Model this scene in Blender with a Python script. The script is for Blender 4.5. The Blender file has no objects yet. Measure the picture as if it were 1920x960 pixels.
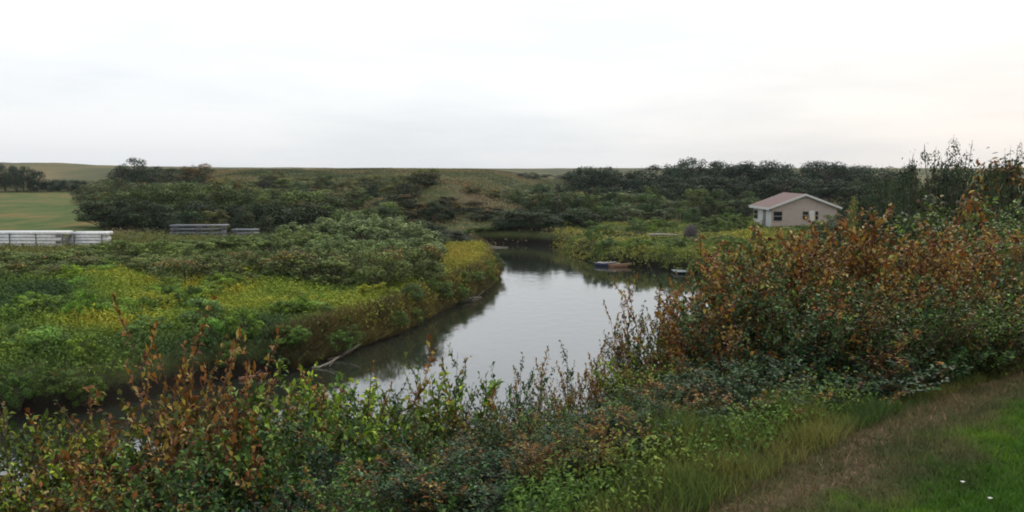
import bpy, math, random
import numpy as np
from mathutils import Vector
R = math.radians
S = bpy.context.scene
COL = S.collection

# ------------------------------------------------------------ camera
F = 1844.0
CAMZ = 9.0
PITCH = math.atan(163.0 / F)
cam = bpy.data.objects.new('camera', bpy.data.cameras.new('camera'))
COL.objects.link(cam)
cam.location = (0, 0, CAMZ)
cam.rotation_euler = (math.pi / 2 - PITCH, 0, 0)
cam.data.sensor_width = 36.0
cam.data.lens = 36.0 * F / 1920.0
cam.data.clip_start = 0.1
cam.data.clip_end = 30000
S.camera = cam

# ------------------------------------------------------------ sky, sun, exposure
SUN_EL, SUN_AZ = R(42), R(28)          # azimuth measured from +Y towards +X
w = bpy.data.worlds.new('World'); S.world = w; w.use_nodes = True
nt = w.node_tree; N = nt.nodes; L = nt.links
N.clear()
def nn(tree, t, **kw):
    n = tree.nodes.new(t)
    for k, v in kw.items(): setattr(n, k, v)
    return n
out = nn(nt, 'ShaderNodeOutputWorld'); bg = nn(nt, 'ShaderNodeBackground')
bg.inputs['Strength'].default_value = 0.1
sky = nn(nt, 'ShaderNodeTexSky', sky_type='NISHITA', sun_disc=False, sun_elevation=SUN_EL, sun_rotation=SUN_AZ, air_density=1.0, dust_density=2.0)
tc = nn(nt, 'ShaderNodeTexCoord')
mp = nn(nt, 'ShaderNodeMapping'); mp.inputs['Scale'].default_value = (2.2, 2.2, 13.0)
L.new(tc.outputs['Generated'], mp.inputs['Vector'])
nz = nn(nt, 'ShaderNodeTexNoise'); nz.inputs['Scale'].default_value = 1.3; nz.inputs['Detail'].default_value = 7; nz.inputs['Roughness'].default_value = 0.55
L.new(mp.outputs['Vector'], nz.inputs['Vector'])
cr = nn(nt, 'ShaderNodeValToRGB')
cr.color_ramp.elements[0].position = 0.34; cr.color_ramp.elements[0].color = (0.82, 0.865, 0.905, 1)
cr.color_ramp.elements[1].position = 0.60; cr.color_ramp.elements[1].color = (0.97, 0.985, 1.0, 1)
L.new(nz.outputs['Fac'], cr.inputs['Fac'])
# overcast deck: greyer low down, brighter towards the hidden sun, warm low on the right
sx = nn(nt, 'ShaderNodeSeparateXYZ'); L.new(tc.outputs['Generated'], sx.inputs['Vector'])
mr = nn(nt, 'ShaderNodeMapRange'); mr.inputs['From Min'].default_value = 0.0; mr.inputs['From Max'].default_value = 0.17
mr.inputs['To Min'].default_value = 0.99; mr.inputs['To Max'].default_value = 1.24
L.new(sx.outputs['Z'], mr.inputs['Value'])
mrx = nn(nt, 'ShaderNodeMapRange'); mrx.inputs['From Min'].default_value = 0.02; mrx.inputs['From Max'].default_value = 0.6
L.new(sx.outputs['X'], mrx.inputs['Value'])
warm = nn(nt, 'ShaderNodeMix', data_type='RGBA', blend_type='MULTIPLY')
warm.inputs['B'].default_value = (1.10, 0.985, 0.88, 1)
L.new(mrx.outputs['Result'], warm.inputs['Factor']); L.new(cr.outputs['Color'], warm.inputs['A'])
sc = nn(nt, 'ShaderNodeVectorMath', operation='SCALE')
L.new(warm.outputs['Result'], sc.inputs[0])
m10 = nn(nt, 'ShaderNodeMath', operation='MULTIPLY'); m10.inputs[1].default_value = 10.0
L.new(mr.outputs['Result'], m10.inputs[0]); L.new(m10.outputs[0], sc.inputs['Scale'])
mx = nn(nt, 'ShaderNodeMix', data_type='RGBA'); mx.inputs['Factor'].default_value = 0.9
L.new(sky.outputs['Color'], mx.inputs['A']); L.new(sc.outputs['Vector'], mx.inputs['B'])
L.new(mx.outputs['Result'], bg.inputs['Color']); L.new(bg.outputs['Background'], out.inputs['Surface'])
ld = bpy.data.lights.new('sun', 'SUN'); ld.energy = 1.8; ld.angle = R(12); ld.color = (1.0, 0.95, 0.87)
sun = bpy.data.objects.new('sun', ld); COL.objects.link(sun)
sd = Vector((math.sin(SUN_AZ) * math.cos(SUN_EL), math.cos(SUN_AZ) * math.cos(SUN_EL), math.sin(SUN_EL)))
sun.rotation_euler = sd.to_track_quat('Z', 'Y').to_euler()
S.view_settings.view_transform = 'Standard'; S.view_settings.look = 'None'
S.view_settings.gamma = 1.0; S.view_settings.exposure = 0.0; S.view_settings.use_curve_mapping = False
S.render.engine = 'CYCLES'
S.cycles.max_bounces = 6; S.cycles.diffuse_bounces = 2; S.cycles.glossy_bounces = 2; S.cycles.transmission_bounces = 3
S.cycles.transparent_max_bounces = 4; S.cycles.filter_width = 1.9
S.cycles.use_denoising = True

# ------------------------------------------------------------ helpers
rng = np.random.default_rng(7)
def at_px(px, py, depth):
    "the point seen at photograph pixel (px, py) at this distance along +Y"
    fx = (px - 960) / F; fu = (480 - py) / F
    d = Vector((fx, math.cos(PITCH) + fu * math.sin(PITCH), -math.sin(PITCH) + fu * math.cos(PITCH)))
    return Vector((0, 0, CAMZ)) + d * (depth / d.y)
def tag(o, label=None, cat=None, group=None, kind=None):
    if label: o['label'] = label
    if cat: o['category'] = cat
    if group: o['group'] = group
    if kind: o['kind'] = kind
    return o
def empty(name, loc, rz=0.0):
    o = bpy.data.objects.new(name, None); COL.objects.link(o)
    o.location = loc; o.rotation_euler = (0, 0, rz); o.empty_display_size = 0.3
    return o
def np_mesh(name, V, Fc, mat=None, attr=None, smooth=False):
    "V (n,3); Fc list of int arrays (m,k), one for each face size; attr (n,4) in point colour 'leaf'"
    me = bpy.data.meshes.new(name)
    V = np.asarray(V, dtype=np.float32)
    Fc = [np.asarray(f, dtype=np.int32) for f in Fc if len(f)]
    nl = sum(f.size for f in Fc); npoly = sum(len(f) for f in Fc)
    me.vertices.add(len(V)); me.vertices.foreach_set('co', V.ravel())
    me.loops.add(nl); me.polygons.add(npoly)
    me.loops.foreach_set('vertex_index', np.concatenate([f.ravel() for f in Fc]))
    tot = np.concatenate([np.full(len(f), f.shape[1], np.int32) for f in Fc])
    st = np.concatenate([[0], np.cumsum(tot)[:-1]]).astype(np.int32)
    me.polygons.foreach_set('loop_start', st)
    if smooth: me.polygons.foreach_set('use_smooth', np.ones(npoly, bool))
    if attr is not None:
        a = me.color_attributes.new('leaf', 'FLOAT_COLOR', 'POINT')
        a.data.foreach_set('color', np.asarray(attr, dtype=np.float32).ravel())
    me.update(calc_edges=True)
    if mat: me.materials.append(mat)
    return me
def link(name, me, parent=None, loc=None):
    o = bpy.data.objects.new(name, me); COL.objects.link(o)
    if parent: o.parent = parent
    if loc is not None: o.location = loc
    return o
class MB:
    "collects boxes, prisms and tubes into one mesh"
    def __init__(s): s.V = []; s.F3 = []; s.F4 = []; s.FN = []; s.n = 0
    def add(s, V, faces):
        V = [tuple(v) for v in V]; k = s.n; s.V += V; s.n += len(V)
        for f in faces:
            g = [i + k for i in f]
            (s.F3 if len(g) == 3 else s.F4 if len(g) == 4 else s.FN).append(g)
        return s
    def box(s, x0, x1, y0, y1, z0, z1):
        return s.add([(x0, y0, z0), (x1, y0, z0), (x1, y1, z0), (x0, y1, z0), (x0, y0, z1), (x1, y0, z1), (x1, y1, z1), (x0, y1, z1)],
                     [(0, 3, 2, 1), (4, 5, 6, 7), (0, 1, 5, 4), (1, 2, 6, 5), (2, 3, 7, 6), (3, 0, 4, 7)])
    def tube(s, pts, rads, k=6):
        pts = [Vector(p) for p in pts]; V = []; Fs = []
        for i, p in enumerate(pts):
            t = (pts[min(i + 1, len(pts) - 1)] - pts[max(i - 1, 0)]).normalized()
            a = t.cross(Vector((0.3, 0.9, 0.1))).normalized(); b = t.cross(a)
            for j in range(k):
                an = 2 * math.pi * j / k
                V.append(p + (a * math.cos(an) + b * math.sin(an)) * rads[i])
        for i in range(len(pts) - 1):
            for j in range(k):
                j2 = (j + 1) % k
                Fs.append((i * k + j, i * k + j2, (i + 1) * k + j2, (i + 1) * k + j))
        V.append(pts[0]); V.append(pts[-1]); a0 = len(V) - 2
        for j in range(k):
            Fs.append((a0, (j + 1) % k, j)); Fs.append((a0 + 1, (len(pts) - 1) * k + j, (len(pts) - 1) * k + (j + 1) % k))
        return s.add(V, Fs)
    def build(s, name, mat, parent=None, smooth=False, loc=None):
        me = bpy.data.meshes.new(name)
        me.from_pydata(s.V, [], s.F3 + s.F4 + s.FN); me.update()
        if smooth:
            for p in me.polygons: p.use_smooth = True
        me.materials.append(mat)
        return link(name, me, parent, loc)

def hsh(ix, iy, seed):
    h = (ix.astype(np.int64) * 374761393 + iy.astype(np.int64) * 668265263 + seed * 1442695041) & 0x7fffffff
    h = ((h ^ (h >> 13)) * 1274126177) & 0x7fffffff
    return ((h ^ (h >> 16)) & 0xffff) / 65535.0
def vnoise(x, y, seed=0):
    ix = np.floor(x); iy = np.floor(y); fx = x - ix; fy = y - iy
    fx = fx * fx * (3 - 2 * fx); fy = fy * fy * (3 - 2 * fy)
    a = hsh(ix, iy, seed); b = hsh(ix + 1, iy, seed); c = hsh(ix, iy + 1, seed); d = hsh(ix + 1, iy + 1, seed)
    return (a * (1 - fx) + b * fx) * (1 - fy) + (c * (1 - fx) + d * fx) * fy
def fbm(x, y, seed=0, o=3):
    s = 0; amp = 0.5; t = 0
    for k in range(o):
        s = s + amp * vnoise(x * 2 ** k, y * 2 ** k, seed + k * 17); t += amp; amp *= 0.5
    return s / t
def ss(t):
    t = np.clip(t, 0, 1); return t * t * (3 - 2 * t)

# ------------------------------------------------------------ the lie of the land
BANK_A = np.array([(-120, 12), (-45, 17), (-14, 19), (-6, 21), (0, 25), (6, 32), (13, 43), (21, 53), (34, 62), (55, 72), (90, 84), (160, 100)], float)
BANK_B = np.array([(-120, 40), (-45, 37), (-24, 34.5), (-16.5, 35), (-14.4, 37.5), (-12.5, 41), (-9.6, 43.2), (-8.0, 47.7), (-6.0, 53), (-3.9, 63),
                   (-1.7, 72.5), (-0.9, 82), (-1.6, 96), (-3.4, 109), (-12, 113.5), (-24, 113), (-40, 118), (-39, 123), (-22, 119), (-10, 119), (-3, 119.5), (2, 118),
                   (5.6, 113), (6.0, 102), (8.4, 92), (11.7, 89.5), (16.8, 83), (30, 82), (50, 92), (80, 104), (160, 125)], float)
RIVER = np.vstack([BANK_A, BANK_B[::-1]])
def seg_dist(x, y, P):
    d = np.full(x.shape, 1e9)
    for (ax, ay), (bx, by) in zip(P[:-1], P[1:]):
        vx, vy = bx - ax, by - ay
        t = np.clip(((x - ax) * vx + (y - ay) * vy) / (vx * vx + vy * vy), 0, 1)
        d = np.minimum(d, np.hypot(x - ax - t * vx, y - ay - t * vy))
    return d
def in_poly(x, y, P):
    c = np.zeros(x.shape, bool); j = len(P) - 1
    for i in range(len(P)):
        xi, yi = P[i]; xj, yj = P[j]
        if yi != yj:
            c ^= ((yi > y) != (yj > y)) & (x < (xj - xi) * (y - yi) / (yj - yi) + xi)
        j = i
    return c
AX = [-9000, -200, 120, 200, 330, 430, 560, 700, 900, 980, 1100, 1400, 9000]
AY0 = [300, 300, 285, 260, 190, 150, 128, 120, 128, 190, 235, 250, 250]
AL = [160, 160, 150, 140, 120, 150, 170, 170, 190, 220, 250, 250, 250]
def height(x, y, want_near=False):
    x = np.asarray(x, float); y = np.asarray(y, float)
    dA = seg_dist(x, y, BANK_A); dB = seg_dist(x, y, BANK_B)
    inside = in_poly(x, y, RIVER)
    near = (dA < dB) & ~inside
    n1 = fbm(x / 6, y / 6, 3) - 0.5; n2 = fbm(x / 40, y / 40, 9) - 0.5
    # near bluff
    hn = 6.62 * ss((dA + n1 * 1.5) / np.interp(x, [-4, 1.5], [21.0, 15.5])) + n1 * 0.25 * ss(dA / 4) * ss((22 - dA) / 5) + (fbm(x * 1.3, y * 1.3, 31) - 0.5) * 0.07
    hn = np.maximum(hn, 0.05)
    # far flat, then rising ground
    yy = np.maximum(y, 1.0)
    px = 960 + F * x / yy
    y0 = np.interp(px, AX, AY0); ln = np.interp(px, AX, AL)
    hf = 1.45 * ss(dB / 1.2) + 0.75 * ss((dB - 1) / 22) + n1 * 0.35 * ss(dB / 3) + n2 * 0.8 * ss(dB / 20)
    hf = hf + 6.4 * ss((y - y0) / ln)
    # bluff spur at the bend
    hf = hf + 4.6 * np.exp(-(((x + 10.5) / 9.5) ** 2 + (np.maximum(y - 146, 0) / 40) ** 2 + (np.minimum(y - 146, 0) / 12) ** 2)) * ss(dB / 7)
    # rise to the skyline, a low rounded hill on the left
    hf = hf + ss((y - 450) / 900) * np.interp(px, [-2000, 0, 230, 420, 1000, 1100, 4000], [10.0, 9.0, 4.4, 2.4, 0.6, 1.4, 1.4]) * np.where(y > 1400, 1400 / yy, 1) + n2 * 1.2 * ss((y - 300) / 300)
    hill = 3.3 * np.exp(-(((px - 70) / 170) ** 2 + ((y - 470) / 90) ** 2))
    hf = hf + hill
    d = np.minimum(dA, dB)
    h = np.where(near, hn, hf)
    h = np.where(inside, -np.minimum(1.6, 0.25 + d * 0.4), h)
    return (h, near, inside, dA, dB) if want_near else h
def hz(x, y): return float(height(np.array([x]), np.array([y]))[0])

# ------------------------------------------------------------ materials
def mat(name, rough=0.8, col=None, spec=0.3):
    m = bpy.data.materials.new(name); m.use_nodes = True
    b = m.node_tree.nodes['Principled BSDF']
    b.inputs['Roughness'].default_value = rough; b.inputs['Specular IOR Level'].default_value = spec
    if col: b.inputs['Base Color'].default_value = (*col, 1)
    return m, m.node_tree, b
def ramp(t, stops, interp='LINEAR'):
    r = t.nodes.new('ShaderNodeValToRGB'); e = r.color_ramp.elements; r.color_ramp.interpolation = interp
    e[0].position = stops[0][0]; e[0].color = (*stops[0][1], 1)
    e[1].position = stops[-1][0]; e[1].color = (*stops[-1][1], 1)
    for p, c in stops[1:-1]:
        k = e.new(p); k.color = (*c, 1)
    return r
def tex(t, scale, detail=4, rough=0.6, coord='Object', vs=None):
    tcn = t.nodes.new('ShaderNodeTexCoord'); n = t.nodes.new('ShaderNodeTexNoise')
    n.inputs['Scale'].default_value = scale; n.inputs['Detail'].default_value = detail; n.inputs['Roughness'].default_value = rough
    if vs:
        mpn = t.nodes.new('ShaderNodeMapping'); mpn.inputs['Scale'].default_value = vs
        t.links.new(tcn.outputs[coord], mpn.inputs['Vector']); t.links.new(mpn.outputs['Vector'], n.inputs['Vector'])
    else: t.links.new(tcn.outputs[coord], n.inputs['Vector'])
    return n
def noise_mat(name, c1, c2, scale=6, rough=0.8, bump=0.0, vs=None, spec=0.3):
    m, t, b = mat(name, rough, spec=spec)
    n = tex(t, scale, vs=vs); r = ramp(t, [(0.3, c1), (0.7, c2)])
    t.links.new(n.outputs['Fac'], r.inputs['Fac']); t.links.new(r.outputs['Color'], b.inputs['Base Color'])
    if bump:
        bp = t.nodes.new('ShaderNodeBump'); bp.inputs['Strength'].default_value = bump; bp.inputs['Distance'].default_value = 0.05
        t.links.new(n.outputs['Fac'], bp.inputs['Height']); t.links.new(bp.outputs['Normal'], b.inputs['Normal'])
    return m
def leaf_mat(name, greens, autumn, rough=0.5, trans=0.25, spec=0.35, use_autumn=True):
    """point colour 'leaf': R random per leaf, G height in the crown, B random per clump.
    Object colour tints the green; its alpha is the share of turned leaves."""
    m, t, b = mat(name, rough, spec=spec)
    at = t.nodes.new('ShaderNodeAttribute'); at.attribute_name = 'leaf'
    sp = t.nodes.new('ShaderNodeSeparateColor'); t.links.new(at.outputs['Color'], sp.inputs['Color'])
    oi = t.nodes.new('ShaderNodeObjectInfo')
    g = ramp(t, greens); t.links.new(sp.outputs['Red'], g.inputs['Fac'])
    mu = nn(t, 'ShaderNodeMix', data_type='RGBA', blend_type='MULTIPLY'); mu.inputs['Factor'].default_value = 1
    t.links.new(g.outputs['Color'], mu.inputs['A']); t.links.new(oi.outputs['Color'], mu.inputs['B'])
    cv = nn(t, 'ShaderNodeMapRange'); cv.inputs['To Min'].default_value = 0.4; cv.inputs['To Max'].default_value = 1.8  # random clump tone, spread widened to stand in for shadow among the leaves
    t.links.new(sp.outputs['Blue'], cv.inputs['Value'])
    vs_ = nn(t, 'ShaderNodeVectorMath', operation='SCALE'); t.links.new(mu.outputs['Result'], vs_.inputs[0]); t.links.new(cv.outputs['Result'], vs_.inputs['Scale'])
    col = vs_.outputs['Vector']
    if use_autumn:
        # shuffle the two randoms so that the turned leaves vary in hue on their own
        q = nn(t, 'ShaderNodeMath', operation='MULTIPLY'); q.inputs[1].default_value = 7.31; t.links.new(sp.outputs['Red'], q.inputs[0])
        q2 = nn(t, 'ShaderNodeMath', operation='FRACT'); t.links.new(q.outputs[0], q2.inputs[0])
        a = ramp(t, autumn); t.links.new(q2.outputs[0], a.inputs['Fac'])
        # turned where clump random < share + 0.45*(height-0.5)
        h1 = nn(t, 'ShaderNodeMath', operation='MULTIPLY_ADD'); h1.inputs[1].default_value = 0.42; h1.inputs[2].default_value = -0.21
        t.links.new(sp.outputs['Green'], h1.inputs[0])
        h2 = nn(t, 'ShaderNodeMath', operation='MULTIPLY'); t.links.new(h1.outputs[0], h2.inputs[0]); 
        sm = nn(t, 'ShaderNodeMapRange'); sm.inputs['From Max'].default_value = 0.1; t.links.new(oi.outputs['Alpha'], sm.inputs['Value'])
        t.links.new(sm.outputs['Result'], h2.inputs[1])
        h3 = nn(t, 'ShaderNodeMath', operation='ADD'); t.links.new(h2.outputs[0], h3.inputs[0]); t.links.new(oi.outputs['Alpha'], h3.inputs[1])
        df = nn(t, 'ShaderNodeMath', operation='SUBTRACT'); t.links.new(h3.outputs[0], df.inputs[0]); t.links.new(sp.outputs['Blue'], df.inputs[1])
        st = nn(t, 'ShaderNodeMapRange'); st.inputs['From Min'].default_value = -0.08; st.inputs['From Max'].default_value = 0.08
        t.links.new(df.outputs[0], st.inputs['Value'])
        mm = nn(t, 'ShaderNodeMix', data_type='RGBA'); t.links.new(st.outputs['Result'], mm.inputs['Factor'])
        t.links.new(col, mm.inputs['A']); t.links.new(a.outputs['Color'], mm.inputs['B']); col = mm.outputs['Result']
    t.links.new(col, b.inputs['Base Color'])
    if trans:
        tr = t.nodes.new('ShaderNodeBsdfTranslucent'); t.links.new(col, tr.inputs['Color'])
        ms = t.nodes.new('ShaderNodeMixShader'); ms.inputs['Fac'].default_value = trans
        o = t.nodes['Material Output']
        t.links.new(b.outputs['BSDF'], ms.inputs[1]); t.links.new(tr.outputs['BSDF'], ms.inputs[2]); t.links.new(ms.outputs['Shader'], o.inputs['Surface'])
    return m
M = {}
AUT = [(0.0, (0.06, 0.022, 0.014)), (0.3, (0.20, 0.070, 0.018)), (0.6, (0.31, 0.145, 0.028)), (0.85, (0.34, 0.26, 0.035)), (1.0, (0.40, 0.30, 0.15))]
M['leaf'] = leaf_mat('shrub_leaves', [(0, (0.010, 0.026, 0.016)), (0.45, (0.026, 0.054, 0.020)), (0.8, (0.060, 0.098, 0.026)), (1.0, (0.12, 0.17, 0.07))], AUT, rough=0.58, trans=0.2, spec=0.22)
M['tree'] = leaf_mat('tree_leaves', [(0, (0.020, 0.036, 0.018)), (0.5, (0.052, 0.074, 0.028)), (1.0, (0.115, 0.138, 0.055))], AUT, rough=0.7, trans=0.15, spec=0.2)
M['bark'] = noise_mat('bark', (0.05, 0.038, 0.028), (0.12, 0.10, 0.08), 14, 0.9)
M['stem'] = noise_mat('stem_bark', (0.05, 0.025, 0.018), (0.11, 0.065, 0.04), 20, 0.75)

# ------------------------------------------------------------ ground
def ground_mat():
    m, t, b = mat('ground_soil_and_turf', 0.95, spec=0.1)
    at = t.nodes.new('ShaderNodeAttribute'); at.attribute_name = 'leaf'
    sp = t.nodes.new('ShaderNodeSeparateColor'); t.links.new(at.outputs['Color'], sp.inputs['Color'])
    n = tex(t, 0.9, 9, 0.7); n2 = tex(t, 9, 6, 0.7)
    turf = ramp(t, [(0.3, (0.030, 0.040, 0.016)), (0.5, (0.055, 0.070, 0.024)), (0.72, (0.095, 0.095, 0.040))])
    t.links.new(n.outputs['Fac'], turf.inputs['Fac'])
    soil = ramp(t, [(0.3, (0.060, 0.040, 0.028)), (0.55, (0.13, 0.088, 0.058)), (0.75, (0.21, 0.155, 0.105))])
    t.links.new(n2.outputs['Fac'], soil.inputs['Fac'])
    mud_shade = nn(t, 'ShaderNodeRGB'); mud_shade.outputs[0].default_value = (0.011, 0.009, 0.006, 1)  # muddy bank colour, blackened to include the shade beneath its overhang
    lawn = ramp(t, [(0.3, (0.02, 0.055, 0.006)), (0.7, (0.04, 0.10, 0.01))]); t.links.new(n2.outputs['Fac'], lawn.inputs['Fac'])
    # R = worn soil, G = muddy bank, darkened for undercut shade, B = short lawn ; edges broken by noise
    def rough_edge(sock):
        a = nn(t, 'ShaderNodeMath', operation='ADD'); t.links.new(sock, a.inputs[0]); t.links.new(n2.outputs['Fac'], a.inputs[1])
        r = nn(t, 'ShaderNodeMapRange'); r.inputs['From Min'].default_value = 0.85; r.inputs['From Max'].default_value = 1.15
        t.links.new(a.outputs[0], r.inputs['Value']); return r.outputs['Result']
    cur = turf.outputs['Color']
    for s, c in (('Blue', lawn.outputs['Color']), ('Red', soil.outputs['Color']), ('Green', mud_shade.outputs[0])):
        mm = nn(t, 'ShaderNodeMix', data_type='RGBA'); t.links.new(rough_edge(sp.outputs[s]), mm.inputs['Factor'])
        t.links.new(cur, mm.inputs['A']); t.links.new(c, mm.inputs['B']); cur = mm.outputs['Result']
    t.links.new(cur, b.inputs['Base Color'])
    bp = t.nodes.new('ShaderNodeBump'); bp.inputs['Strength'].default_value = 0.8; bp.inputs['Distance'].default_value = 0.06
    t.links.new(n2.outputs['Fac'], bp.inputs['Height']); t.links.new(bp.outputs['Normal'], b.inputs['Normal'])
    return m
# worn track along the top of the bank, in plan
TRACK = np.array([(-2.4, 4.2), (-0.4, 5.6), (1.05, 6.1), (1.7, 6.8), (2.65, 7.9), (4.1, 9.6), (5.95, 12.0), (9.0, 15.6), (16, 20), (30, 30)], float)
def track_side(x, y):
    "signed distance to the track: positive on the river side"
    d = seg_dist(x, y, TRACK)
    ytr = np.interp(x, TRACK[:, 0], TRACK[:, 1])
    return np.where(y > ytr, d, -d)
def nearmask(x, y):
    h, near, ins, dA, dB = height(x, y, True)
    sd_ = track_side(x, y) + (fbm(x / 1.1, y / 1.1, 77) - 0.5) * 0.9
    soil = near * np.exp(-(sd_ / 0.34) ** 2) * 0.62
    # bare earth shows on the cut bank and the spur
    spur = np.exp(-(((x + 5) / 6.0) ** 2 + ((y - 140) / 14) ** 2)) * 0.55
    mud_shade = np.where(ins, 1.0, np.where(near, 0, np.clip(1.2 - dB / 0.9, 0, 1)))
    lawn = near * np.clip((-sd_ - 0.4) / 0.8, 0, 1) * 0.7
    return h, np.stack([soil + spur * (~near), mud_shade, lawn, np.ones_like(h)], -1)
def grid_sheet(name, xs, ys, m, fan=False, off=0.0, masks=True):
    Y, U = np.meshgrid(ys, xs, indexing='ij')
    X = U * Y if fan else U
    h, a = nearmask(X, Y)
    V = np.stack([X, Y, h + off], -1).reshape(-1, 3)
    ny, nx = X.shape
    i = np.arange(ny - 1)[:, None] * nx + np.arange(nx - 1)[None]
    i = i.ravel(); Fq = np.stack([i, i + 1, i + nx + 1, i + nx], 1)
    return np_mesh(name, V, [Fq], m, a.reshape(-1, 4) if masks else None, smooth=True)
GM = ground_mat()
xs = np.concatenate([np.linspace(-300, -30, 60)[:-1], np.linspace(-30, -8, 90)[:-1], np.linspace(-8, 14, 190)[:-1], np.linspace(14, 60, 150)[:-1], np.linspace(60, 300, 60)])
ys = np.concatenate([np.linspace(-30, 4, 24)[:-1], np.linspace(4, 18, 130)[:-1], np.linspace(18, 130, 300)[:-1], np.linspace(130, 330, 110)])
o = link('ground', grid_sheet('ground', xs, ys, GM)); tag(o, kind='structure')
def hills_mat():
    m, t, b = mat('prairie_grass_hills', 0.95, spec=0.1)
    n = tex(t, 0.012, 8, 0.62, vs=(1, 0.45, 1)); r = ramp(t, [(0.36, (0.050, 0.062, 0.034)), (0.5, (0.095, 0.095, 0.045)), (0.62, (0.19, 0.145, 0.075))])
    t.links.new(n.outputs['Fac'], r.inputs['Fac']); t.links.new(r.outputs['Color'], b.inputs['Base Color'])
    return m
us = np.linspace(-1.0, 1.0, 240)
ysf = np.concatenate([[300, 318], np.geomspace(330, 1500, 70), np.geomspace(1600, 16000, 14)])
# beyond the ground sheet: a fan of prairie out to the horizon, its near rim tucked just under the ground sheet
def hills_mesh():
    Y, U = np.meshgrid(ysf, us, indexing='ij'); X = U * Y
    h = height(X, Y) - np.where(Y < 331, 0.35, 0.0)
    V = np.stack([X, Y, h], -1).reshape(-1, 3); ny, nx = X.shape
    i = (np.arange(ny - 1)[:, None] * nx + np.arange(nx - 1)[None]).ravel()
    return np_mesh('hills', V, [np.stack([i, i + 1, i + nx + 1, i + nx], 1)], hills_mat(), smooth=True)
tag(link('hills', hills_mesh()), kind='structure')
# mown hay field on the left
def field_mat():
    m, t, b = mat('mown_hay_field', 0.95, spec=0.1)
    n = tex(t, 0.16, 9, 0.75, vs=(1.3, 0.35, 1)); r = ramp(t, [(0.40, (0.050, 0.090, 0.022)), (0.5, (0.095, 0.115, 0.032)), (0.62, (0.19, 0.125, 0.050))])
    wv = t.nodes.new('ShaderNodeTexWave'); wv.inputs['Scale'].default_value = 0.22; wv.inputs['Distortion'].default_value = 1.5
    tcn = t.nodes.new('ShaderNodeTexCoord'); mpn = t.nodes.new('ShaderNodeMapping'); mpn.inputs['Rotation'].default_value = (0, 0, R(38))
    t.links.new(tcn.outputs['Object'], mpn.inputs['Vector']); t.links.new(mpn.outputs['Vector'], wv.inputs['Vector'])
    mm = nn(t, 'ShaderNodeMix', data_type='RGBA', blend_type='MULTIPLY'); mm.inputs['B'].default_value = (0.82, 0.80, 0.74, 1)
    t.links.new(wv.outputs['Fac'], mm.inputs['Factor']); t.links.new(r.outputs['Color'], mm.inputs['A'])
    t.links.new(n.outputs['Fac'], r.inputs['Fac']); t.links.new(mm.outputs['Result'], b.inputs['Base Color'])
    return m
Yf, Tf = np.meshgrid(np.linspace(104, 284, 60), np.linspace(0, 1, 60), indexing='ij')
xr = (np.interp(Yf, [104, 150, 200, 284], [205, 170, 150, 132]) - 960) / F * Yf
Xf = -170 * (1 - Tf) + xr * Tf
hf_ = height(Xf, Yf) + 0.06
ii = (np.arange(59)[:, None] * 60 + np.arange(59)[None]).ravel()
fm = np_mesh('hay_field', np.stack([Xf, Yf, hf_], -1).reshape(-1, 3), [np.stack([ii, ii + 1, ii + 61, ii + 60], 1)], field_mat(), smooth=True)
tag(link('hay_field', fm), kind='structure')

# ------------------------------------------------------------ water
m, t, b = mat('river_water', 0.04, (0.018, 0.022, 0.016), 0.5)
b.inputs['IOR'].default_value = 2.15
n1 = tex(t, 1.1, 4, 0.55, vs=(1.0, 0.55, 1)); n2 = tex(t, 7.0, 3, 0.5, vs=(1.0, 0.6, 1)); n3 = tex(t, 0.05, 3, 0.5, vs=(1, 0.5, 1))
ad = nn(t, 'ShaderNodeMath', operation='MULTIPLY_ADD'); ad.inputs[1].default_value = 0.22
t.links.new(n2.outputs['Fac'], ad.inputs[0]); t.links.new(n1.outputs['Fac'], ad.inputs[2])
bp = t.nodes.new('ShaderNodeBump'); bp.inputs['Distance'].default_value = 0.05
mrw = nn(t, 'ShaderNodeMapRange'); mrw.inputs['From Min'].default_value = 0.4; mrw.inputs['From Max'].default_value = 0.62
mrw.inputs['To Min'].default_value = 0.07; mrw.inputs['To Max'].default_value = 0.5
t.links.new(n3.outputs['Fac'], mrw.inputs['Value']); t.links.new(mrw.outputs['Result'], bp.inputs['Strength'])
t.links.new(ad.outputs[0], bp.inputs['Height']); t.links.new(bp.outputs['Normal'], b.inputs['Normal'])
wm = MB()
wm.add([(x, y, 0) for x, y in [(-130, 5), (170, 5), (170, 140), (-130, 140)]], [(0, 1, 2, 3)])
tag(wm.build('river_water', m), kind='structure')

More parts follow.
